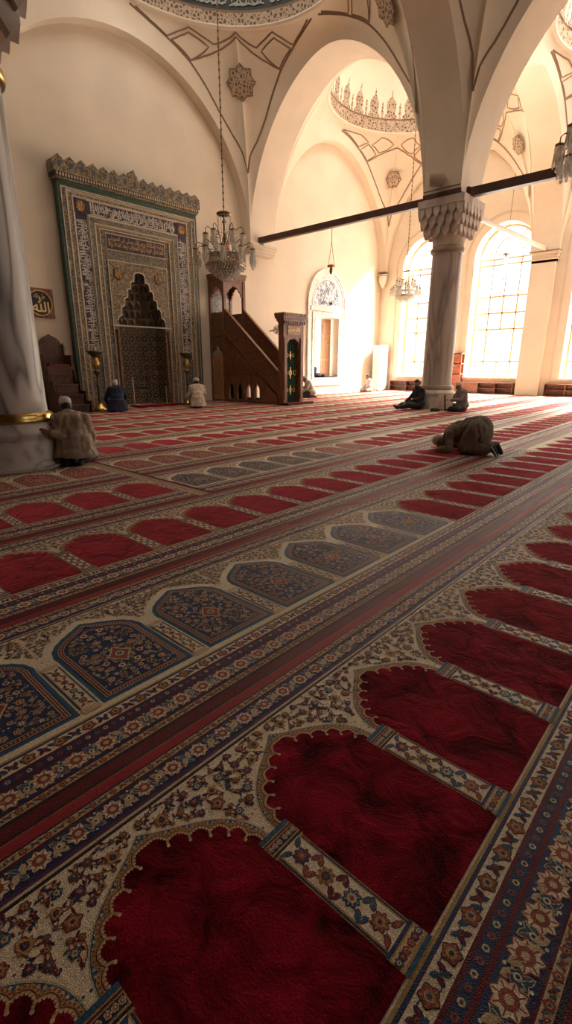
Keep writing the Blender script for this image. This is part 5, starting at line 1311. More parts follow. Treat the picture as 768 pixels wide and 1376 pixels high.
# ================================================================== chandeliers and hanging lamps
def drop(bm, x, y, z, l, r, mi=0, n=5):
    bm.lathe([(r*.25,0),(r*.5,-.2*l),(r,-.68*l),(r*.6,-.92*l),(.0005,-l)], (x,y,z), n, mi, smooth=False)
def bead(bm, x, y, z, r, mi=0): bm.lathe([(.0005,r),(r,0),(.0005,-r)], (x,y,z), 5, mi, smooth=False)
def chandelier(cx, cy, zb, s, top, label, tiers=((10,.82,.78,.62),(6,.52,1.22,.95)), r0_=.06):
    """zb: lowest crystal; s: scale; top: height of the hook in the dome"""
    t = thing('chandelier', (cx, cy, zb), label, 'chandelier', 'crystal chandeliers')
    Z = lambda z: zb+z*s
    m = MB(); n = int((top-Z(1.72))/.16)
    pts = []
    for i in range(n+1):
        z = Z(1.72)+(top-Z(1.72))*i/n; pts.append((cx, cy, z))
    m.tube(pts, .014, 6)
    for i in range(1, n): m.ell((cx,cy,pts[i][2]), (.028,.028,.045), 6, 4)
    m.build('chain', DARKBRASS, t)
    m = MB(); m.lathe([(.02*s,.50*s),(.04*s,.62*s),(.10*s,.70*s),(.05*s,.78*s),(.035*s,1.0*s),(.07*s,1.08*s),(.035*s,1.16*s),(.03*s,1.45*s),(.06*s,1.5*s),(.025*s,1.56*s),(.02*s,1.74*s)], (cx,cy,zb), 14); m.build('stem', DARKBRASS, t)
    # top crown with long strings
    m = MB(); m.lathe([(.16*s,1.66*s),(.20*s,1.68*s),(.20*s,1.72*s),(.13*s,1.75*s),(.03*s,1.76*s)], (cx,cy,zb), 20, 1)
    for i in range(14):
        a = 2*PI*i/14
        for k in range(7): bead(m, cx+.185*s*math.cos(a), cy+.185*s*math.sin(a), Z(1.64-k*.055), .017*s)
        drop(m, cx+.185*s*math.cos(a), cy+.185*s*math.sin(a), Z(1.26), .08*s, .022*s)
    m.build('crown', [CRYSTAL, DARKBRASS], t)
    # basket: openwork drum, then rings of drops tapering to the tip
    m = MB()
    for z, r in ((.68,.55),(.62,.57),(.44,.56),(.38,.545)): m.lathe([(r*s-.012,z*s-.012),(r*s+.012,z*s),(r*s-.012,z*s+.012)], (cx,cy,zb), 36, 1)
    for i in range(44):
        a = 2*PI*i/44
        for k, z in enumerate((.65,.59,.53,.47,.41)): bead(m, cx+.56*s*math.cos(a+k*.07), cy+.56*s*math.sin(a+k*.07), Z(z), .026*s)
    m.build('drum', [CRYSTAL, mat('old_silver', (.55,.47,.36), .3, metal=.8)], t)
    m = MB()
    for j, (z, r) in enumerate(((.40,.53),(.34,.47),(.28,.40),(.22,.325),(.165,.25),(.115,.17),(.07,.09))):
        n = max(6, int(r*78)); m.lathe([(r*s-.006,z*s),(r*s+.006,z*s+.006),(r*s-.006,z*s+.012)], (cx,cy,zb), 24, 1)
        for i in range(n): a = 2*PI*(i+.5*(j % 2))/n; drop(m, cx+r*s*math.cos(a), cy+r*s*math.sin(a), Z(z), .085*s, .024*s)
    drop(m, cx, cy, Z(.07), .07*s, .03*s); m.build('basket', [CRYSTAL, MATS['old_silver']], t)
    SIL = mat('old_silver', (.55,.47,.36), .3, metal=.8)
    def arm(a, r0, r1, z0, zc):
        """curved branch rising over a dark cap from which a glass tulip with drops hangs"""
        ca, sa = math.cos(a), math.sin(a); P = lambda r, z: (cx+r*s*ca, cy+r*s*sa, Z(z))
        m = MB(); m.tube([P(r0,z0), P(r0+(r1-r0)*.3,z0+.02), P(r0+(r1-r0)*.6,zc+.10), P(r1-.06,zc+.17), P(r1,zc+.12), P(r1,zc)], .012*s, 6); ar = m.build('arm', DARKBRASS, t)
        m = MB(); m.lathe([(.012*s,.05*s),(.03*s,.03*s),(.075*s,.012*s),(.08*s,-.01*s),(.05*s,-.03*s)], P(r1,zc), 12); m.build('cap', DARKBRASS, ar)
        m = MB(); m.lathe([(.055*s,-.02*s),(.062*s,-.08*s),(.06*s,-.18*s),(.045*s,-.27*s),(.028*s,-.33*s)], P(r1,zc), 10); m.build('glass_shade', CRYSTAL, ar)
        m = MB()
        for i in range(8):
            b = 2*PI*i/8; q = P(r1,zc); x, y = q[0]+.074*s*math.cos(b), q[1]+.074*s*math.sin(b)
            for k in range(3): bead(m, x, y, q[2]-(.035+.035*k)*s, .016*s)
            drop(m, x, y, q[2]-.14*s, (.16 if i % 2 else .24)*s, .026*s)
        q = P(r1,zc); drop(m, q[0], q[1], q[2]-.32*s, .12*s, .036*s)
        m.build('crystals', CRYSTAL, ar)
    for n_, r_, z_, za in tiers:
        for i in range(n_): arm(2*PI*(i+.25)/n_, r0_, r_, za, z_)
    # festoons from the crown to the arms
    for i in range(12):
        a = 2*PI*i/12; m = MB()
        for k in range(12):
            u = k/11; r = .18+(.42)*u; z = 1.28-.58*u-.10*math.sin(PI*u); bead(m, cx+r*s*math.cos(a), cy+r*s*math.sin(a), Z(z), .016*s)
        m.build('festoon', CRYSTAL, t)
    return t
chandelier(10.17, 11.55, 3.67, 1.0, 16.4, 'large crystal chandelier hanging before the tiled niche and the pulpit')
chandelier(20.9, 11.9, 4.0, .76, 15.3, 'small crystal chandelier hanging in front of the window left of the marble column')
chandelier(11.6, 2.32, 4.42, 1.0, 16.4, 'crystal chandelier at the right frame edge, only a few hanging glasses visible', tiers=((10,1.16,.80,.62),(10,1.0,1.08,.8),(8,.84,1.38,1.0),(8,.96,.70,.6)))
# pendant from the tie beam
px, py = 15.62, 11.98; t = thing('pendant_lamp', (px, py, 4.5), 'tiny pendant lamp on a forked cord below the dark tie beam', 'pendant lamp')
m = MB(); m.tube([(px,py,6.1),(px,py,5.62)], .012, 6); m.build('cord', DARKBRASS, t)
for s in (-1, 1): m = MB(); m.tube([(px,py,5.62),(px+s*.07,py-s*.08,4.84)], .010, 6); m.build('cord', DARKBRASS, t)
m = MB(); m.lathe([(.0,-.03),(.13,-.03),(.145,.0),(.13,.03),(.04,.06),(.0,.07)], (px,py,4.82), 20); m.build('plate', mat('copper', (.42,.20,.10), .4, metal=.6), t)
m = MB(); m.lathe([(.03,0),(.055,-.06),(.06,-.14),(.035,-.22),(.0,-.25)], (px,py,4.79), 14); m.build('bulb', DARKBRASS, t)
# lamp before the second window
px, py = 25.22, 9.3; t = thing('window_lamp', (px, py, 5.6), 'small hanging glass lamp in front of the window right of the column', 'hanging lamp')
m = MB(); m.tube([(px,py,A1(9.3)),(px,py,6.3)], .010, 6); m.build('cord', LEAD, t)
m = MB(); m.lathe([(.02,.38),(.05,.30),(.17,.26),(.19,.23),(.06,.2),(.03,.12)], (px,py,6.0), 16); m.build('cap', LEAD, t)
m = MB(); m.lathe([(.03,.12),(.12,.02),(.13,-.10),(.05,-.2),(.07,-.26),(.0,-.36)], (px,py,6.0), 14); m.build('glass_body', CRYSTAL, t)
m = MB(); m.tube([(px,py,5.64),(px,py,5.2)], .014, 6); m.lathe([(.0,0),(.035,-.03),(.0,-.1)], (px,py,5.22), 8); m.build('tassel', LEAD, t)
# ================================================================== people
def V3(*a): return Vector(a)
def capsule(bm, a, ra, b, rb, n=12):
    a, b = Vector(a), Vector(b); bm.tube([a, a.lerp(b,.5), b], [ra, (ra+rb)/2, rb], n); bm.ell(tuple(a), ra, n, 8); bm.ell(tuple(b), rb, n, 8)
def fuse(name, bm, voxel, mt, parent, folds=0, seed=0, smooth=3, zmin=None):
    """weld overlapping volumes into one continuous skin, relax it and press in cloth folds"""
    me = bpy.data.meshes.new('tmp'); me.from_pydata(bm.v, [], bm.f); o = bpy.data.objects.new('tmp', me); C.objects.link(o)
    r = o.modifiers.new('r', 'REMESH'); r.mode = 'VOXEL'; r.voxel_size = voxel; r.use_smooth_shade = True
    s = o.modifiers.new('s', 'SMOOTH'); s.factor = .5; s.iterations = smooth
    dg = bpy.context.evaluated_depsgraph_get(); m2 = bpy.data.meshes.new_from_object(o.evaluated_get(dg)); m2.name = name
    bpy.data.objects.remove(o); bpy.data.meshes.remove(me)
    n = len(m2.vertices)
    if folds and n:
        co = np.empty(n*3, dtype=np.float32); no = np.empty(n*3, dtype=np.float32); m2.vertices.foreach_get('co', co); m2.vertices.foreach_get('normal', no)
        co = co.reshape(-1,3); no = no.reshape(-1,3); d = np.empty(n, dtype=np.float32)
        for i in range(n):
            p = Vector(co[i])*1.0; q = Vector((p.x*7+seed, p.y*7, p.z*2.6)); w = noise.noise(q*1.0)+.5*noise.noise(q*2.3+Vector((7,3,seed)))
            d[i] = (1-abs(w)*2.2)*folds*.6
        co = co+no*d[:,None]; m2.vertices.foreach_set('co', co.ravel())
    if zmin is not None:
        co = np.empty(n*3, dtype=np.float32); m2.vertices.foreach_get('co', co); co = co.reshape(-1,3); co[:,2] = np.maximum(co[:,2], zmin); m2.vertices.foreach_set('co', co.ravel())
    for p in m2.polygons: p.use_smooth = True
    m2.materials.clear(); m2.materials.append(mt); m2.update()
    ob = bpy.data.objects.new(name, m2); C.objects.link(ob)
    if parent: ob.parent = parent
    return ob
def hand_prims(bm, w, d, n, side, curl=.5, s=1.0):
    """w wrist, d pointing direction, n palm normal (towards what is touched), side +1/-1: thumb side"""
    w, d, n = Vector(w), Vector(d).normalized(), Vector(n); n = (n-d*n.dot(d)).normalized(); t = d.cross(n)*side
    capsule(bm, w, .026*s, w+d*.03*s, .026*s, 10)
    for k, (o, L, f) in enumerate(((.030,.085,.068),(.010,.09,.078),(-.010,.087,.072),(-.028,.08,.056))):
        a = w+d*.02*s+t*o*.55*s; b = w+d*L*s+t*o*s; capsule(bm, a, .014*s, b, .0115*s, 8)
        c = b+(d*math.cos(curl*.6)+n*math.sin(curl*.6)+t*o*1.5)*f*.55*s; e = c+(d*math.cos(curl*1.5)+n*math.sin(curl*1.5))*f*.5*s
        capsule(bm, b, .0105*s, c, .0095*s, 8); capsule(bm, c, .0095*s, e, .008*s, 8)
    a = w+d*.022*s+t*.026*s; b = a+(d*.6+t*.75+n*.25).normalized()*.042*s; c = b+(d*.9+t*.25+n*.35).normalized()*.034*s
    capsule(bm, a, .016*s, b, .0125*s, 8); capsule(bm, b, .0125*s, c, .0095*s, 8)
def head_prims(bm, c, M):
    P = lambda x, y, z: c+M @ V3(x,y,z)
    bm.ell(tuple(P(0,-.012,.022)), (.073,.092,.098), 16, 12, M=M); bm.ell(tuple(P(0,.028,-.030)), (.060,.066,.088), 16, 12, M=M)
    bm.ell(tuple(P(0,.060,-.098)), (.030,.030,.026), 10, 8, M=M)
    capsule(bm, P(0,.088,.012), .011, P(0,.108,-.028), .0155, 8); bm.ell(tuple(P(0,.098,-.034)), (.020,.014,.010), 8, 6, M=M)
    capsule(bm, P(-.042,.080,.026), .013, P(.042,.080,.026), .013, 8); bm.ell(tuple(P(0,.086,-.064)), (.026,.014,.011), 8, 6, M=M)
    for s in (-1,1): bm.ell(tuple(P(s*.074,-.004,-.008)), (.011,.021,.033), 8, 6, M=M)
SKIN = mat('skin', (.33,.17,.10), .5, var=.1, vscale=9); SKIN2 = mat('skin_dark', (.22,.11,.065), .5, var=.1, vscale=9)
def person(label, loc, rz, J, head, top, low, shoe, cap=None, hair=None, beard=None, skin=SKIN, voxel=.009, extra_top=(), extra_low=(), folds=.012, sleeves='long', hands=None, shoe_stripe=False, fat=1.0, seed=0, collar=None):
    t = thing('person', loc, label, 'person'); t.rotation_euler = (0,0,rz)
    hc, hM = Vector(head[0]), Matrix.Rotation(head[2], 3, 'Z') @ Matrix.Rotation(-head[1], 3, 'X')
    j = {k: Vector(v) for k, v in J.items()}
    b = MB()
    # torso, limbs
    def chain(bm, pts, g=0):
        for (a, ra), (c, rc) in zip(pts[:-1], pts[1:]): capsule(bm, a, ra+g, c, rc+g)
    pel, che, nek = j['pelvis'], j['chest'], j['neck']; mid = pel.lerp(che,.5)
    if 'waist' in j: mid = j['waist']
    def torso(bm, g):
        for sx in (-1, 1):
            sh = j['shR'] if sx > 0 else j['shL']; hip = j['hipR'] if sx > 0 else j['hipL']
            chain(bm, [(hip, .115*fat), (mid.lerp(hip,.45), .11*fat), (che.lerp(sh,.45), .115*fat), (sh, .07)], g)
        chain(bm, [(pel, .13*fat), (mid, .125*fat), (che, .13*fat)], g); chain(bm, [(j['shL'].lerp(che,.2), .075), (nek-(nek-che)*.25, .075), (j['shR'].lerp(che,.2), .075)], g)
    torso(b, 0); chain(b, [(che, .10), (nek, .056), (hc-hM @ V3(0,.015,.05), .055)]); head_prims(b, hc, hM)
    for s in 'LR':
        chain(b, [(j['sh'+s], .052), (j['el'+s], .040), (j['wr'+s], .027)]); chain(b, [(j['hip'+s], .085), (j['kn'+s], .055), (j['an'+s], .038)]); chain(b, [(j['an'+s], .038), (j['to'+s], .028)])
        hd = (hands or {}).get(s); d = (j['wr'+s]-j['el'+s]).normalized()
        if hd: hand_prims(b, j['wr'+s], Vector(hd[0]), Vector(hd[1]), -1 if s == 'L' else 1, hd[2])
        else: hand_prims(b, j['wr'+s], d*.8+V3(0,0,-.3), V3(0,0,-1), -1 if s == 'L' else 1, .5)
    fuse('body', b, voxel, skin, t, smooth=2, zmin=.021)
    for s in (-1, 1):
        m = MB(); m.ell(tuple(hc+hM @ V3(s*.030,.083,.004)), .011, 8, 6); o = m.build('eye', mat('eye', (.05,.035,.03), .2)); o.parent = t
    c = MB(); torso(c, .022)
    for s in 'LR':
        e = j['wr'+s] if sleeves == 'long' else j['el'+s].lerp(j['wr'+s], .25)
        chain(c, [(j['sh'+s], .072), (j['el'+s], .058), (e.lerp(j['el'+s],.1), .046)])
    chain(c, [(che, .13), (nek-(nek-che)*.12, .066)])
    for ex in extra_top:
        if ex[0] == 'hem': c.lathe([(.0005,ex[1]),(ex[2]*.72,ex[1]-.02),(ex[2]*.82,ex[1]*.6),(ex[2],ex[6] if len(ex) > 6 else .075),(ex[2]*.97,(ex[6] if len(ex) > 6 else .075)-.015),(.0005,(ex[6] if len(ex) > 6 else .075)-.015)], (ex[3],ex[4],0), 28, sy=ex[5])
        elif len(ex) == 2: c.ell(ex[0], ex[1], 16, 12)
        else: capsule(c, *ex)
    fuse(top[0], c, .012, top[1], t, folds, seed, 4, zmin=.03)
    if collar:
        m = MB(); k = nek-(nek-che)*.06; ax = (hc-nek).normalized(); m.tube([tuple(k+(ax.orthogonal().normalized()*math.cos(a)+ax.cross(ax.orthogonal().normalized())*math.sin(a))*.068) for a in [i*PI/8 for i in range(17)]], .016, 8); o = m.build('collar', collar); o.parent = t
    c = MB()
    for s in 'LR': chain(c, [(pel, .13*fat), (j['hip'+s], .13), (j['hip'+s].lerp(j['kn'+s],.5), .105), (j['kn'+s], .082), (j['kn'+s].lerp(j['an'+s],.5), .078), (j['an'+s].lerp(j['kn'+s],.06), .06)])
    for ex in extra_low: c.ell(ex[0], ex[1], 16, 12) if len(ex) == 2 else capsule(c, *ex)
    fuse(low[0], c, .012, low[1], t, folds, seed+5, 4, zmin=.024)
    for s in 'LR':
        c = MB(); a, e = j['an'+s], j['to'+s]; chain(c, [(a, .047), (a.lerp(e,.5), .046), (e, .036)])
        up = j['kn'+s]-a; chain(c, [(a, .045), (a+up.normalized()*.06, .045)])
        so = fuse(shoe[0], c, .009, shoe[1], t, zmin=.022)
        if shoe_stripe:
            m = MB(); P = [a+(e-a)*q+V3(0,0,0) for q in (-.1,.35,.8,1.15)]; n_ = V3(0,-1,0)
            m.tube([tuple(p+V3(-.048 if s == 'L' else .0, -.012, .0)) for p in P], .008, 6); o = m.build('sole_edge', WHITEP); o.parent = so
    if cap:
        m = MB(); MM = Matrix.Translation(hc+hM @ V3(0,-.014,.040)) @ hM.to_4x4() @ Matrix.Rotation(R(cap[2] if len(cap) > 2 else 8), 4, 'X')
        m.lathe([(.080,-.012),(.084,-.008),(.086,.03),(.080,.062),(.060,.086),(.030,.097),(.0005,.10)], (0,0,0), 24, sx=.98, sy=1.12)
        if cap[0] == 'turban': m.lathe([(.084,-.02),(.100,-.01),(.104,.012),(.098,.034),(.084,.04)], (0,0,0), 24, sx=.98, sy=1.10); m.lathe([(.084,.012),(.101,.02),(.104,.04),(.096,.058),(.08,.064)], (0,0,0), 24, sx=.95, sy=1.08)
        place(m, MM); o = m.build('cap', cap[1]); o.parent = t
    if hair:
        c = MB(); c.ell(tuple(hc+hM @ V3(0,-.026,.010)), (.0755,.082,.088), 16, 12, M=hM)
        if hair[0] == 'full': c.ell(tuple(hc+hM @ V3(0,-.004,.062)), (.074,.088,.062), 16, 12, M=hM)
        fuse('hair', c, .009, hair[1], t, .004, seed)
    if beard:
        c = MB(); c.ell(tuple(hc+hM @ V3(0,.050,-.092)), (.055,.050,.045), 12, 10, M=hM); c.ell(tuple(hc+hM @ V3(0,.078,-.075)), (.030,.022,.022), 10, 8, M=hM); fuse('beard', c, .009, beard, t, .003, seed)
    return t
cloth = lambda n, c, **k: mat(n, c, .85, var=.18, vscale=14, bump=.25, bscale=220, sheen=.2, **k)
TAN = cloth('tan_jacket', (.36,.28,.205)); NAVY = cloth('navy_coat', (.016,.022,.055)); CREAM = cloth('cream_robe', (.66,.56,.43)); OLIVE = cloth('olive_robe', (.185,.148,.11)); BLACKC = cloth('black_coat', (.017,.017,.019)); BROWNS = cloth('brown_shirt', (.185,.155,.13)); GREYS = cloth('grey_shirt', (.40,.36,.31)); LILAC = cloth('lilac_shirt', (.50,.43,.43)); DTROU = cloth('dark_trousers', (.03,.032,.04)); GTROU = cloth('taupe_trousers', (.2,.16,.13))
CAPW = cloth('white_cap', (.72,.66,.58)); SOCK = cloth('black_sock', (.014,.014,.016)); GREYHAIR = mat('grey_hair', (.45,.42,.39), .7, var=.2, vscale=60); BLACKHAIR = mat('black_hair', (.02,.017,.015), .6)
# kneeling on the heels
def kneel(arm=None):
    J = dict(pelvis=(0,-.06,.27), waist=(0,.0,.42), chest=(0,.085,.60), neck=(-.01,.135,.745), hipL=(-.10,-.03,.25), hipR=(.10,-.03,.25), knL=(-.15,.40,.10), knR=(.15,.40,.10), anL=(-.10,-.10,.085), anR=(.10,-.10,.085), toL=(-.09,-.24,.06), toR=(.09,-.24,.06),
             shL=(-.185,.09,.67), shR=(.185,.09,.67), elL=(-.27,.16,.42), elR=(.27,.16,.42), wrL=(-.14,.36,.27), wrR=(.14,.36,.27))
    J.update(arm or {}); return J
def cross_legs(**arm):
    J = dict(pelvis=(0,-.04,.14), waist=(0,-.04,.32), chest=(0,.02,.51), neck=(0,.055,.665), hipL=(-.10,.0,.13), hipR=(.10,.0,.13), knL=(-.37,.30,.13), knR=(.37,.30,.13), anL=(.08,.38,.075), anR=(-.10,.30,.085), toL=(.20,.42,.055), toR=(-.22,.34,.06),
             shL=(-.185,.02,.59), shR=(.185,.02,.59), elL=(-.29,.10,.36), elR=(.29,.10,.36), wrL=(-.20,.30,.23), wrR=(.20,.30,.23))
    J.update(arm); return J
# man in tan by the left column, reaching to its base with his left hand
p1 = Vector((3.20,7.03,0)); a1 = R(-38)
L1 = lambda p: Matrix.Rotation(-a1, 3, 'Z') @ (Vector(p)-p1)
D1 = lambda d: Matrix.Rotation(-a1, 3, 'Z') @ Vector(d)
person('kneeling man in tan jacket and white cap touching the marble column base', p1, a1,
       kneel(dict(pelvis=(0,-.08,.26), waist=(-.01,-.05,.42), chest=(-.035,.0,.59), neck=(-.06,.055,.73), shL=(-.215,.01,.635), shR=(.165,-.01,.645), elL=tuple(L1((2.99,6.99,.45))), wrL=tuple(L1((2.885,6.985,.49))), elR=(.235,.05,.41), wrR=(.13,.30,.26))),
       ((-.095,.125,.825), R(24), R(24)), ('jacket', TAN), ('trousers', DTROU), ('shoe', SOCK), ('skull', CAPW, 12), ('back', BLACKHAIR), None, SKIN2, .0075,
       extra_top=(((-.01,-.04,.44),(.215,.17,.19)), ('hem',.46,.31,.01,-.07,.70,.15)), folds=.024, hands={'L': (D1((-.09,.03,.03)), D1((-.2,.95,0)), .15)}, fat=1.1, seed=3, collar=TAN)
# men in front of the tiled niche
person('man with white hair in dark navy coat sitting before the tiled niche, seen from behind', (7.88,14.12,.0), R(-28), kneel(dict(elL=(-.32,.12,.40), wrL=(-.26,.34,.24))),
       ((.0,.17,.85), R(14), R(-4)), ('coat', NAVY), ('trousers', DTROU), ('shoe', SOCK), None, ('full', mat('white_hair', (.66,.61,.54), .8)), None, SKIN, .009, extra_top=(('hem',.42,.31,0,-.08,.82), ((0,-.03,.42),(.20,.16,.18)), ((-.17,.16,.16),(.14,.2,.10)), ((.17,.16,.16),(.14,.2,.10))), fat=1.15, seed=8)
person('man in cream robe and white wrapped cap sitting right of the tiled niche', (10.55,13.6,.0), R(-30), kneel(dict(elL=(-.30,.12,.40), wrL=(-.24,.34,.20))),
       ((-.01,.16,.845), R(6), R(14)), ('robe', CREAM), ('trousers', DTROU), ('shoe', SOCK), ('turban', CAPW, 0), ('back', BLACKHAIR), None, SKIN2, .009, extra_top=(('hem',.42,.285,0,-.08,.82), ((0,-.03,.42),(.195,.16,.18))), fat=1.12, seed=12)
# man beside the pulpit gate
person('man in grey shirt with lowered head sitting beside the pulpit gate', (16.95,13.98,.0), R(46), kneel(dict(wrR=(.03,.28,.48), elR=(.26,.20,.34), neck=(0,.17,.72))),
       ((0,.26,.80), R(34), R(0)), ('shirt', GREYS), ('trousers', DTROU), ('shoe', SOCK), ('skull', mat('grey_cap', (.30,.26,.22), .8), 10), ('back', BLACKHAIR), None, SKIN2, .009, extra_top=(((0,-.07,.26),(.23,.2,.15)),), seed=15, fat=1.05)
person('dark-haired man in pale lilac shirt sitting cross-legged by the far air conditioner', (22.75,14.72,.0), R(52), cross_legs(),
       ((0,.12,.785), R(20), R(-12)), ('shirt', LILAC), ('trousers', GTROU), ('shoe', SOCK), None, ('full', BLACKHAIR), None, SKIN, .009, seed=18)
# two men at the right column
person('dark-haired man in black coat leaning against the left side of the marble column', (14.93,7.80,.0), R(56),
       dict(pelvis=(0,.0,.15), waist=(0,-.04,.33), chest=(0,-.03,.53), neck=(0,.03,.70), hipL=(-.11,.03,.14), hipR=(.11,.03,.14), knL=(-.30,.40,.17), knR=(.24,.42,.15), anL=(.0,.58,.085), anR=(-.02,.70,.075), toL=(.10,.70,.06), toR=(-.04,.84,.14),
            shL=(-.20,-.02,.61), shR=(.20,-.02,.61), elL=(-.28,.12,.36), elR=(.28,.12,.36), wrL=(-.14,.36,.27), wrR=(.14,.36,.25)),
       ((.0,.07,.825), R(10), R(28)), ('coat', BLACKC), ('trousers', BLACKC), ('shoe', SOCK), None, ('full', BLACKHAIR), BLACKHAIR, SKIN, .009, extra_top=(((0,.0,.2),(.25,.24,.16)), ((-.12,.25,.2),(.16,.24,.10))), fat=1.15, seed=21)
person('man in brown shirt and white cap reading at the right side of the marble column', (15.2,6.46,.0), R(48), cross_legs(wrL=(-.10,.40,.36), wrR=(.09,.42,.36), elL=(-.27,.16,.36), elR=(.27,.16,.36)),
       ((0,.14,.775), R(26), R(0)), ('shirt', BROWNS), ('trousers', DTROU), ('shoe', SOCK), ('skull', CAPW, 10), ('back', GREYHAIR), None, SKIN2, .009, extra_top=(((0,-.03,.2),(.24,.2,.14)),), fat=1.12, seed=25, hands={'L': ((.25,.9,.2),(.3,0,-.4),.6), 'R': ((-.25,.9,.2),(-.3,0,-.4),.6)})
# man in prostration
person('man in dark olive robe and white cap bowing with forehead on the carpet', (7.93,3.14,.0), R(4),
       dict(pelvis=(0,-.12,.46), waist=(0,.06,.43), chest=(0,.24,.33), neck=(0,.40,.215), hipL=(-.11,-.13,.42), hipR=(.11,-.13,.42), knL=(-.15,.06,.095), knR=(.15,.06,.095), anL=(-.12,-.37,.165), anR=(.12,-.37,.165), toL=(-.12,-.45,.05), toR=(.12,-.45,.05),
            shL=(-.19,.29,.30), shR=(.19,.29,.30), elL=(-.29,.24,.095), elR=(.29,.24,.095), wrL=(-.22,.45,.055), wrR=(.22,.45,.055)),
       ((0,.505,.155), R(78), 0), ('robe', OLIVE), ('trousers', OLIVE), ('shoe', SOCK), ('skull', CAPW, 4), ('back', GREYHAIR), None, SKIN2, .0075,
       extra_top=(((0,-.12,.42),(.22,.185,.18)), ((0,.08,.36),(.20,.22,.18)), ((0,-.16,.34),(.225,.15,.20))), extra_low=(((0,-.10,.34),(.2,.16,.17)), ((-.12,-.1,.40),.155,(-.15,.04,.14),.125), ((.12,-.1,.40),.155,(.15,.04,.14),.125), ((-.15,.03,.115),.11,(-.125,-.27,.125),.085), ((.15,.03,.115),.11,(.125,-.27,.125),.085)), folds=.024, shoe_stripe=True, fat=1.1, seed=31, hands={'L': ((0,1,-.1),(0,0,-1),.15), 'R': ((0,1,-.1),(0,0,-1),.15)})
# the open book he reads, and a dark garment at the column foot
bk = Vector((14.80,6.80,.31)); t = thing('open_book', bk, 'large white open book held up before the man in brown shirt', 'book')
f = Vector((math.cos(R(190)), math.sin(R(190)), 0)); rgt = Vector((-f.y, f.x, 0))
for s in (-1, 1):
    m = MB(); n = 8; rows = []
    for z in (-.24, .0, .20):
        rows.append([tuple(bk+rgt*s*(.012+.20*i/n)+f*(.02*math.sin(PI*i/n)-.05*i/n)+Vector((0,0,z))+f*z*.35) for i in range(n+1)])
    m.grid(rows, 0); k = len(m.v); rows2 = [[tuple(Vector(p)+f*.02) for p in r] for r in rows]; m.grid(rows2, 0)
    for j in (0, 2): m.strip(rows[j], rows2[j], 0)
    m.build('page', mat('paper', (.92,.90,.85), .7), t)
m = MB(); m.tube([tuple(bk+f*.03+Vector((0,0,-.24))-f*.08), tuple(bk+f*.03+Vector((0,0,.20))+f*.07)], .02, 8); m.build('spine', BLACKC, t)
m = MB(); m.ell((0,0,.04), (.19,.13,.05), 14, 8); m.ell((.12,.05,.05), (.10,.09,.05), 12, 8); m.ell((-.10,.03,.06), (.09,.08,.05), 12, 8); 
g = fuse('folded_coat', m, .014, BLACKC, None, .012, 4, zmin=.02); g.location = (14.62,7.02,0); tag(g, 'dark folded garment lying on the carpet at the foot of the marble column', 'garment')
# ================================================================== light and camera
def area(name, loc, rot, sx, sy, power, col):
    l = bpy.data.lights.new(name, 'AREA'); l.shape = 'RECTANGLE'; l.size = sx; l.size_y = sy; l.energy = power; l.color = col
    o = bpy.data.objects.new(name, l); C.objects.link(o); o.location = loc; o.rotation_euler = rot
    return o
HAZE = 0
WARM = (1.0, .945, .865)
def aim(loc, to):
    return (Vector(to)-Vector(loc)).to_track_quat('-Z', 'Y').to_euler()
for c, hw in WIN:                                    # daylight standing in the tall east windows, and the brighter sky high above them
    area('window_daylight', (XE+.95, c, 4.2), (0, R(90), 0), 7.2, 2*hw+.3, 520, WARM)
    p = (31.0, c-1.5, 13.5); area('high_sky', p, aim(p, (23.5, c-.6, 2.0)), 5, 5, 4000 if c > 12 else 40000, WARM)
for x in (7.5, 12.5): area('south_fill', (x, -5.0, 5.5), (R(90), 0, 0), 2.4, 5.0, 75, WARM)  # added fill from behind the camera; the south wall has no windows
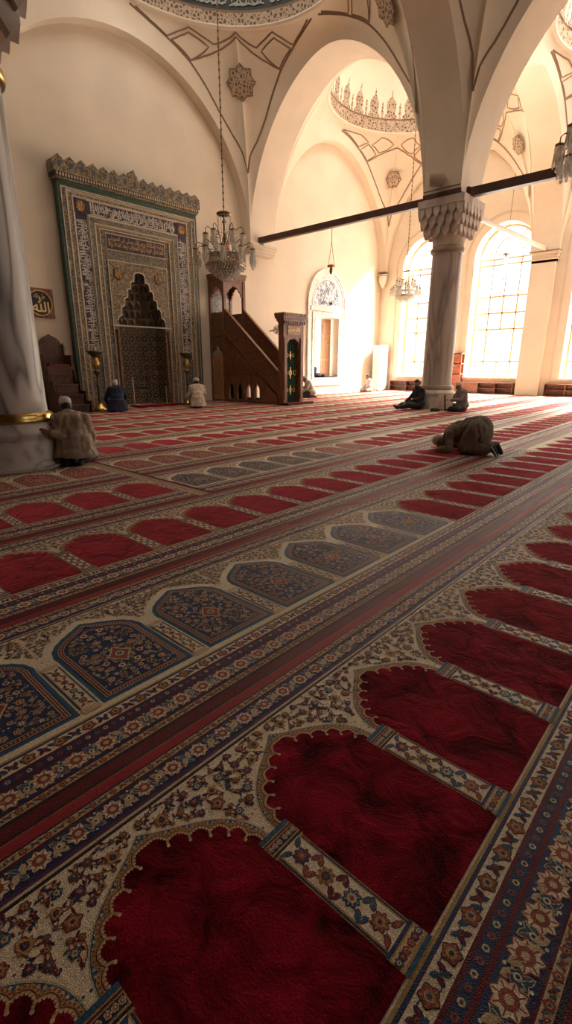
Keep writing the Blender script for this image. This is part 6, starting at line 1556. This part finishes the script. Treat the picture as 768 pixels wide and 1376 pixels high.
area('window_daylight', ((WX0+WX1)/2, YQ+1.6, 2.3), (R(-90), 0, 0), 2.6, 3.4, 120, WARM)
for x, y, r, e in ((10.1, 11.9, 2.6, 180), (20.75, 11.9, 1.6, 220), (20.75, 3.33, 1.6, 500)):      # fill lamps added inside the domes, whose drums have no windows
    area('dome_fill', (x, y, 14.2), (0, 0, 0), 2*r, 2*r, e, WARM)
w = bpy.data.worlds.new('sky'); bpy.context.scene.world = w; w.use_nodes = True
if HAZE:
    hz = MB(); hz.bx(-6.1, 25.9, -5.1, 15.95, .05, 11.9)
    hm = bpy.data.materials.new('dusty_air'); hm.use_nodes = True; nt = hm.node_tree; nt.nodes.remove(nt.nodes['Principled BSDF'])
    vs = nt.nodes.new('ShaderNodeVolumeScatter'); vs.inputs['Density'].default_value = HAZE; vs.inputs['Anisotropy'].default_value = .35; vs.inputs['Color'].default_value = (1,.93,.84,1)
    nt.links.new(vs.outputs[0], nt.nodes['Material Output'].inputs['Volume'])
    tag(hz.build('haze', hm), 'thin dusty haze filling the hall', 'haze', None, 'stuff')
w.node_tree.nodes['Background'].inputs[0].default_value = (1.0, .93, .82, 1); w.node_tree.nodes['Background'].inputs[1].default_value = 2.0
cam = bpy.data.cameras.new('camera'); co = bpy.data.objects.new('camera', cam); C.objects.link(co)
co.location = (0, 0, 1.4); co.rotation_euler = (R(90-16.699), 0, R(42.2546-90))
cam.sensor_fit = 'HORIZONTAL'; cam.sensor_width = 36; cam.lens = 660/768*36; cam.clip_start = .02; cam.clip_end = 200
sc = bpy.context.scene; sc.camera = co
sc.view_settings.view_transform = 'Standard'; sc.view_settings.look = 'None'; sc.view_settings.gamma = 1; sc.view_settings.use_curve_mapping = False
sc.view_settings.exposure = 0.4
sc.cycles.use_denoising = True
sc.cycles.max_bounces = 8; sc.cycles.diffuse_bounces = 5; sc.cycles.glossy_bounces = 3; sc.cycles.transparent_max_bounces = 24; sc.cycles.transmission_bounces = 4
sc.cycles.sample_clamp_indirect = 6; sc.cycles.caustics_reflective = False; sc.cycles.caustics_refractive = False
